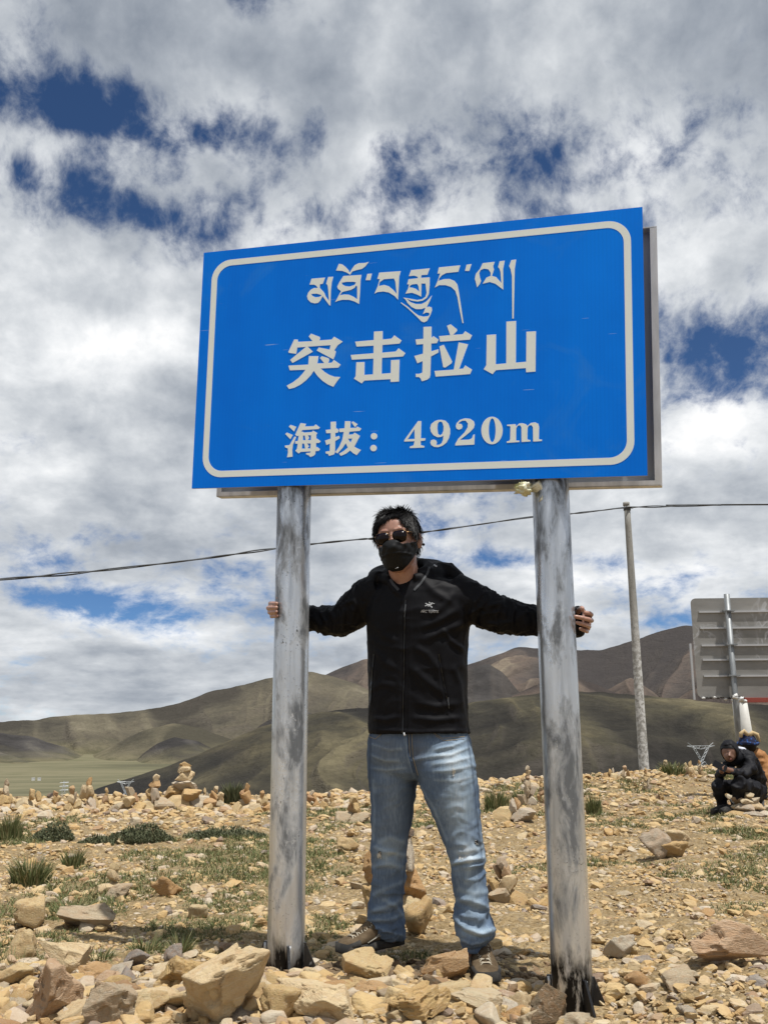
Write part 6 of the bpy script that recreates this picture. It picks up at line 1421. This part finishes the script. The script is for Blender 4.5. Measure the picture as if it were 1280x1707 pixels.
# shoes
def suede_build(t, b):
    p = t.obj(); n = t.noise(p, 30, 5, 0.6); b.inputs['Specular IOR Level'].default_value = 0.1; setc(t, b, t.mix(t.mr(n, 0.35, 0.65), (0.075, 0.052, 0.030), (0.13, 0.096, 0.060)), 0.9, t.bump(t.noise(p, 200, 3), 0.3, 0.002))
M_suede = mat('dusty_brown_suede', build=suede_build); M_rubber = mat('black_rubber', build=lambda t, b: setc(t, b, t.mix(t.mr(t.noise(t.obj(), 30, 4), 0.45, 0.7), (0.012, 0.012, 0.012), (0.05, 0.045, 0.037)), 0.9)); M_lace = mat('beige_lace', (0.42, 0.37, 0.28), 0.8); M_trim = mat('grey_trim', (0.30, 0.28, 0.23), 0.7)
def shoe(heel, dirv_, L=.285, up_tilt=0.0):
    f = Vector(dirv_).normalized(); s = Vector((-f.y, f.x, 0)).normalized(); u = f.cross(s)*-1 if f.cross(s).z < 0 else f.cross(s)
    M = Matrix(((f.x, s.x, u.x, heel[0]), (f.y, s.y, u.y, heel[1]), (f.z, s.z, u.z, heel[2]), (0, 0, 0, 1)))
    prof = [(0.00, .022, .050, .028), (.02, .033, .082, .024), (.07, .037, .098, .024), (.12, .038, .098, .024), (.155, .040, .082, .024), (.19, .045, .064, .024), (.225, .048, .052, .024), (.255, .043, .044, .025), (.278, .028, .036, .026), (.287, .012, .030, .027)]
    rg = [(M @ Vector((x*L/.287, 0, (h+z0)/2)), M.to_3x3() @ Vector((0, w, 0)), M.to_3x3() @ Vector((0, 0, (h-z0)/2+.004))) for x, w, h, z0 in prof]
    UV_, UF_ = fuse([loft(rg, 28, 2.6)], .0035, 5); up_ = cloth('shoe_upper', UV_, UF_, M_suede, man)
    pf = [(-.004, .020), (.01, .034), (.06, .040), (.12, .038), (.17, .044), (.22, .051), (.255, .047), (.282, .032), (.294, .012)]
    out_ = [(x*L/.287, w) for x, w in pf]+[(x*L/.287, -w) for x, w in pf[::-1]]; out_ = smooth(smooth(out_))
    mb = MB(); n = len(out_); zt_ = lambda x: .030+.010*max(0, (x/L-.8)/.2)+.006*max(0, (.1-x/L)/.1)
    Vb = [M @ Vector((x, y, 0.0+.008*max(0, (x/L-.85)/.15))) for x, y in out_]; Vm = [M @ Vector((x, y*1.04, .012)) for x, y in out_]; Vt = [M @ Vector((x, y*.99, zt_(x))) for x, y in out_]
    mb.add(Vb+Vm+Vt, [list(range(n))[::-1], list(range(2*n, 3*n))]+[[i, (i+1) % n, n+(i+1) % n, n+i] for i in range(n)]+[[n+i, n+(i+1) % n, 2*n+(i+1) % n, 2*n+i] for i in range(n)])
    put('sole', mb, M_rubber, man, bevel=.0)
    cp = [(q[0], q[1]*1.04, q[2]*1.05) for q in rg[-4:]]; put('toe_cap', loft([(c, U*1.0, W_*.92) for c, U, W_ in [(rg[i][0]-(M.to_3x3() @ Vector((0, 0, .003))), rg[i][1]*1.12, rg[i][2]*1.12) for i in (-4, -3, -2, -1)]], 28, 2.6), M_rubber, man)
    lc = MB(); hx = lambda x: float(np.interp(x, [q[0] for q in prof], [q[2] for q in prof]))+.006
    for k in range(7):
        x0 = (.095+.021*k)*L/.287; x1 = x0+.018
        for sg in (-1, 1):
            lc.tube([M @ Vector((x0, sg*.026, hx(x0)-.010)), M @ Vector((x0+.006, sg*.012, hx(x0+.006))), M @ Vector((x1-.004, -sg*.012, hx(x1-.004)+.002)), M @ Vector((x1, -sg*.026, hx(x1)-.012))], .0023, 6)
    for sg in (-1, 1): lc.tube([M @ Vector((.10, 0, hx(.1)+.004)), M @ Vector((.115, sg*.022, hx(.1)+.012)), M @ Vector((.14, sg*.03, hx(.14)-.004)), M @ Vector((.12, sg*.036, hx(.12)-.02))], .0023, 6)
    put('laces', lc, M_lace, man)
    put('tongue', limb([M @ Vector((.075, 0, .098)), M @ Vector((.12, 0, .098)), M @ Vector((.17, 0, .078)), M @ Vector((.21, 0, .060))], [.020, .021, .018, .012], 14, .5), M_suede, man)
    tm = MB()
    for sg in (-1, 1):
        tm.tube([M @ Vector((.03, sg*.037, .040)), M @ Vector((.09, sg*.0405, .052)), M @ Vector((.14, sg*.0415, .048)), M @ Vector((.19, sg*.047, .034))], .0028, 6, flat=.6); tm.tube([M @ Vector((.10, sg*.039, .074)), M @ Vector((.15, sg*.042, .046))], .0026, 6, flat=.6)
    put('shoe_trim', tm, M_trim, man); put('shoe_collar', MB().tube([M @ (Vector((.055+.045*math.cos(a), .033*math.sin(a), .096+.004*math.cos(a)))) for a in [i*6.283/16 for i in range(17)]], .0075, 8), M_suede, man)
hA = Pp(668, 1577, 3.80); tA = Pp(569, 1586, 3.63); hA.z = .062; dA = (tA-hA); dA.z = -.004; shoe(hA, dA, .285)
hB = Vector((.335, 3.715, 0.006)); shoe(hB, (.012, -.27, 0), .285)
# ------------------------------------------------------------------ two people sitting by the stone pile on the right
M_blk2 = mat('black_tracksuit', build=shell_build((0.009, 0.009, 0.011), 200)); M_orange = mat('rust_orange_coat', build=lambda t, b: setc(t, b, t.mix(t.mr(t.noise(t.obj(), 14, 4), 0.35, 0.65), (0.27, 0.115, 0.035), (0.42, 0.20, 0.07)), 0.75, t.bump(t.noise(t.obj(), 25, 4), 0.5, 0.01)))
M_skin2 = mat('shaded_skin', (0.20, 0.105, 0.07), 0.5)
M_hatb = mat('blue_patterned_knit', build=lambda t, b: setc(t, b, t.mix(t.mr(t.voro(t.obj(), 34), 0.30, 0.36), (0.02, 0.08, 0.26), (0.008, 0.014, 0.05)), 0.9)); M_plush = mat('tan_plush', (0.50, 0.37, 0.20), 0.95)
YS = 9.6; sq_b = on_ground(1215, 1356)
YS = sq_b.y+0.15
def Q(px, py, dy=0.0): return Pp(px, py, YS+dy)
sc_px = 1.0/(FPX/((Q(1220, 1300)-CAMP).dot(FWD)))
def PX(r): return r*sc_px
sq = thing('person', 'person in black squatting by the stone pile and looking down at a phone', 'person', (Q(1225, 1356).x, YS, gz(Q(1225, 1356).x, YS)))
tor = [Q(1257, 1322, .12), Q(1256, 1305, .10), Q(1250, 1285, .02), Q(1240, 1268, -.05), Q(1228, 1260, -.10)]
parts = [limb(tor, [PX(18), PX(20), PX(21), PX(20), PX(12)], 20),
         limb([Q(1249, 1266, -.14), Q(1251, 1282, -.24), Q(1238, 1291, -.34), Q(1218, 1286, -.42), Q(1213, 1285, -.44)], [PX(11), PX(10), PX(9), PX(7), PX(6)], 14),
         limb([Q(1222, 1268, -.02), Q(1205, 1284, -.10), Q(1199, 1294, -.24), Q(1203, 1287, -.40)], [PX(9), PX(8), PX(7), PX(5)], 14)]
jv, jf = fuse(parts, .011, 3); jv = folds(jv, jf, [([(1240, 1260), (1256, 1280), (1262, 1300)], 4, .012), ([(1225, 1290), (1240, 1294), (1250, 1288)], 3, .012), ([(1215, 1275), (1230, 1282), (1244, 1280)], 3, -.01)], 0, lambda V, x, y, N: (ridged(V*11, 3, 5)-.5)*.035)
cloth('jacket', jv, jf, M_blk2, sq)
parts = [limb([Q(1256, 1322, .05), Q(1230, 1312, -.18), Q(1196, 1308, -.30)], [PX(17), PX(14), PX(11)], 18), limb([Q(1260, 1322, -.05), Q(1248, 1312, -.30), Q(1228, 1305, -.44)], [PX(17), PX(14), PX(12)], 18),
         limb([Q(1197, 1306, -.30), Q(1200, 1330, -.24), Q(1207, 1350, -.18)], [PX(11), PX(9), PX(6.5)], 16), limb([Q(1228, 1305, -.42), Q(1228, 1330, -.34), Q(1222, 1350, -.26)], [PX(12), PX(10), PX(7)], 16), ball(tuple(Q(1258, 1322, .04)), PX(19), 4)]
jv, jf = fuse(parts, .011, 3); jv = folds(jv, jf, [], 0, lambda V, x, y, N: (ridged(V*9, 3, 9)-.5)*.032); cloth('trousers', jv, jf, M_blk2, sq)
hc = Q(1215, 1252, -.20)
parts = [ball(tuple(hc), (PX(12.5), PX(14.5), PX(15.5)), 4), ball(tuple(hc+Vector((-PX(3), -PX(6), -PX(8)))), (PX(8.5), PX(9), PX(9)), 3), limb([hc+Vector((-PX(5), -PX(14), -PX(2))), hc+Vector((-PX(7), -PX(17.5), -PX(8)))], [PX(1.8), PX(2.8)], 8),
         limb([hc+Vector((0, PX(3), -PX(8))), Q(1228, 1268, -.08)], [PX(8), PX(10)], 12), limb([Q(1257, 1320, .1), Q(1250, 1285, .02), Q(1232, 1264, -.08)], [PX(13), PX(14), PX(9)], 14),
         limb([Q(1249, 1268, -.14), Q(1250, 1282, -.24), Q(1238, 1290, -.34), Q(1214, 1284, -.45), Q(1208, 1282, -.47)], [PX(6), PX(6), PX(5), PX(4.2), PX(4.5)], 12), limb([Q(1222, 1268, -.02), Q(1205, 1284, -.10), Q(1200, 1292, -.24), Q(1203, 1285, -.42)], [PX(6), PX(5.5), PX(5), PX(4)], 12)]
for k in range(4): parts.append(limb([Q(1208, 1280+k*1.9, -.47), Q(1204, 1279+k*1.9, -.49), Q(1201.5, 1279.5+k*1.9, -.48)], [PX(1.5), PX(1.4), PX(1.2)], 8))
for k in range(3): parts.append(limb([Q(1203, 1284+k*1.8, -.43), Q(1199, 1283+k*1.8, -.46), Q(1200, 1281+k*1.8, -.48)], [PX(1.5), PX(1.4), PX(1.2)], 8))
parts.append(limb([Q(1209, 1279, -.46), Q(1206, 1276, -.49)], [PX(1.7), PX(1.4)], 8))
parts += [limb([Q(1256, 1322, .05), Q(1230, 1312, -.18), Q(1197, 1309, -.30), Q(1200, 1330, -.24), Q(1207, 1352, -.18)], [PX(10), PX(7), PX(5), PX(5), PX(4)], 12), limb([Q(1260, 1322, -.05), Q(1248, 1312, -.30), Q(1228, 1307, -.42), Q(1228, 1330, -.34), Q(1222, 1352, -.26)], [PX(10), PX(7), PX(5), PX(5), PX(4)], 12)]
bv, bf = fuse(parts, .0065, 2); cloth('body', bv, bf, M_skin2, sq)
# hood: shell over the head, open at the face
V, F = ico(4); Pq = V*np.array([PX(14.5), PX(16.5), PX(18)]); fd = np.array([-.45, -.72, -.42]); fd /= np.linalg.norm(fd)
Pq = Pq*(1+.10*fbm(V*3, 3, 5))[:, None]; keep = (V @ fd) < 0.58; Fh = [list(map(int, f)) for f in F if keep[f].all()]
hd_ = put('hood', ([Vector(q)+hc+Vector((PX(1), PX(1), PX(.5))) for q in Pq], Fh), M_blk2, sq); q_ = hd_.modifiers.new('t', 'SOLIDIFY'); q_.thickness = .012
put('hood_neck', limb([hc+Vector((PX(3), PX(6), -PX(8))), Q(1234, 1266, -.06)], [PX(12), PX(13)], 18), M_blk2, sq)
V, F = ico(4); keep = (V[:, 2] > -.1-.9*np.clip(-(V @ fd), -1, 1)*.5) & ~((V @ fd > .30) & (V[:, 2] < .12)); put('hair', ([Vector(q*np.array([PX(13.2), PX(15.2), PX(16.2)]))+hc for q in V], [list(map(int, f)) for f in F if keep[f].all()]), M_hair, sq)
for dx in (-6.5, -1.2):
    put('eyebrow', limb([hc+Vector((PX(dx-2), -PX(13.4), -PX(1.0))), hc+Vector((PX(dx+2), -PX(13.6), -PX(.6)))], [PX(.6), PX(.6)], 6), M_hair, sq)
put('mouth', limb([hc+Vector((-PX(6.5), -PX(14.8), -PX(12.3))), hc+Vector((-PX(2.5), -PX(14.8), -PX(12.2)))], [PX(.7), PX(.7)], 6), mat('lips', (0.28, 0.09, 0.07), 0.5), sq)
for (px_, py_, dy) in ((1207, 1355, -.26), (1222, 1356, -.34)):
    c = Q(px_, py_, dy); c.z = gz(c.x, c.y)+.045; f_ = [(c+Vector((.10, .06, 0)), .032), (c+Vector((.03, .01, .01)), .045), (c+Vector((-.07, -.04, -.005)), .042), (c+Vector((-.14, -.07, -.012)), .028)]
    V_, F_ = fuse([limb([q[0] for q in f_], [q[1] for q in f_], 16)], .006, 2); sh_ = cloth('shoe', V_, F_, M_rubber, sq)
put('white_stripe', MB().add(*strip(bvh(jv, jf), [(1213, 1328), (1218, 1332), (1223, 1338)], 2.5, .006, 4, .003)), M_print, sq, False)
ph = thing('phone', 'black phone held in the hands of the squatting person', 'phone', tuple(Q(1199, 1277, -.48)))
MB().box((0, 0, 0), (.062, .009, .125), Euler((R(-20), R(-58), R(8))).to_matrix()).build('phone_body', mat('black_phone', (0.012, 0.012, 0.013), 0.6, spec=0.2), ph, bevel=.003)
MB().box((.0, -.0, 0), (.056, .0095, .114), Euler((R(-20), R(-58), R(8))).to_matrix()).build('screen', mat('phone_screen', (0.01, 0.011, 0.014), 0.5, spec=0.2), ph)
bag = thing('bag', 'pale grey bag on the ground right of the stone pile', 'bag', tuple(Q(1268, 1346, .1)))
o = crumple('sack', (0, 0, PX(9)), (PX(17), PX(16), PX(27)), mat('pale_bag_cloth', (0.42, 0.44, 0.46), 0.7), 12, 4, .25); o.parent = bag
YO = YS+.45
def O(px, py, dy=0.0): return Pp(px, py, YO+dy)
og = thing('person', 'person in orange coat and blue knitted hat with tan plush horns, back turned', 'person', (O(1264, 1330).x, YO, gz(O(1264, 1330).x, YO)))
jv, jf = fuse([limb([O(1262, 1325), O(1263, 1300), O(1264, 1275), O(1262, 1258), O(1256, 1249)], [PX(16), PX(15), PX(15.5), PX(14), PX(8)], 20), limb([O(1272, 1260), O(1276, 1280, -.05), O(1274, 1304, -.1)], [PX(9), PX(8.5), PX(7.5)], 14), limb([O(1253, 1260), O(1246, 1282, .1), O(1250, 1304, .1)], [PX(8), PX(8), PX(7)], 14)], .011, 3)
jv = folds(jv, jf, [([(1250, 1262), (1262, 1270), (1276, 1268)], 3, .014), ([(1256, 1284), (1268, 1288), (1279, 1286)], 3, .014), ([(1262, 1296), (1274, 1300)], 3, .012)], 0, lambda V, x, y, N: (ridged(V*10, 3, 9)-.5)*.02); cloth('coat', jv, jf, M_orange, og)
hq = O(1246, 1240)
bv, bf = fuse([ball(tuple(hq), (PX(12), PX(14), PX(15)), 4), limb([hq, O(1254, 1256)], [PX(8), PX(9)], 12), limb([O(1262, 1320), O(1263, 1285), O(1258, 1258)], [PX(11), PX(11), PX(8)], 12), limb([O(1262, 1322), O(1250, 1322, .3), O(1245, 1345, .5)], [PX(11), PX(9), PX(6)], 12), limb([O(1266, 1322), O(1262, 1322, .35), O(1262, 1345, .5)], [PX(11), PX(9), PX(6)], 12),
                limb([O(1272, 1260), O(1276, 1280, -.05), O(1274, 1306, -.1), O(1273, 1311, -.1)], [PX(6), PX(6), PX(5), PX(4)], 10)], .010, 2); cloth('body', bv, bf, M_skin, og)
put('trousers', limb([O(1262, 1318), O(1250, 1324, .25), O(1246, 1345, .5)], [PX(14), PX(12), PX(8)], 14), M_blk2, og); put('hair', ball(tuple(hq+Vector((PX(.5), -PX(1), -PX(2)))), (PX(13.2), PX(14.5), PX(15)), 4), M_hair, og)
V, F = ico(4); keep = V[:, 2] > -.05; put('hat', ([Vector(q*np.array([PX(15), PX(16.5), PX(17)]))+hq+Vector((0, 0, PX(2))) for q in V], [list(map(int, f)) for f in F if keep[f].all()]), M_hatb, og)
put('hat_brim', MB().tube([hq+Vector((PX(16)*math.cos(a), PX(17.5)*math.sin(a), PX(1)+PX(1.2)*math.cos(a*3))) for a in [i*6.283/24 for i in range(25)]], PX(3.2), 10, False), M_hatb, og)
put('plush_horn', limb([hq+Vector((-PX(2), -PX(10), PX(14))), hq+Vector((-PX(9), -PX(9), PX(22))), hq+Vector((-PX(14), -PX(9), PX(18))), hq+Vector((-PX(15), -PX(9), PX(11)))], [PX(3.2), PX(4), PX(3.8), PX(2.4)], 12), M_plush, og)
put('plush_horn', limb([hq+Vector((PX(-1), -PX(10), PX(14))), hq+Vector((PX(6), -PX(9), PX(19))), hq+Vector((PX(14), -PX(9), PX(16))), hq+Vector((PX(17), -PX(9), PX(4)))], [PX(3.2), PX(4), PX(3.6), PX(2.4)], 12), M_plush, og)
put('fur_collar', limb([O(1229, 1247, -.15), O(1238, 1250, -.18), O(1244, 1254, -.18)], [PX(3), PX(4.5), PX(3.5)], 12), mat('white_collar', (0.6, 0.62, 0.68), 0.9), og)
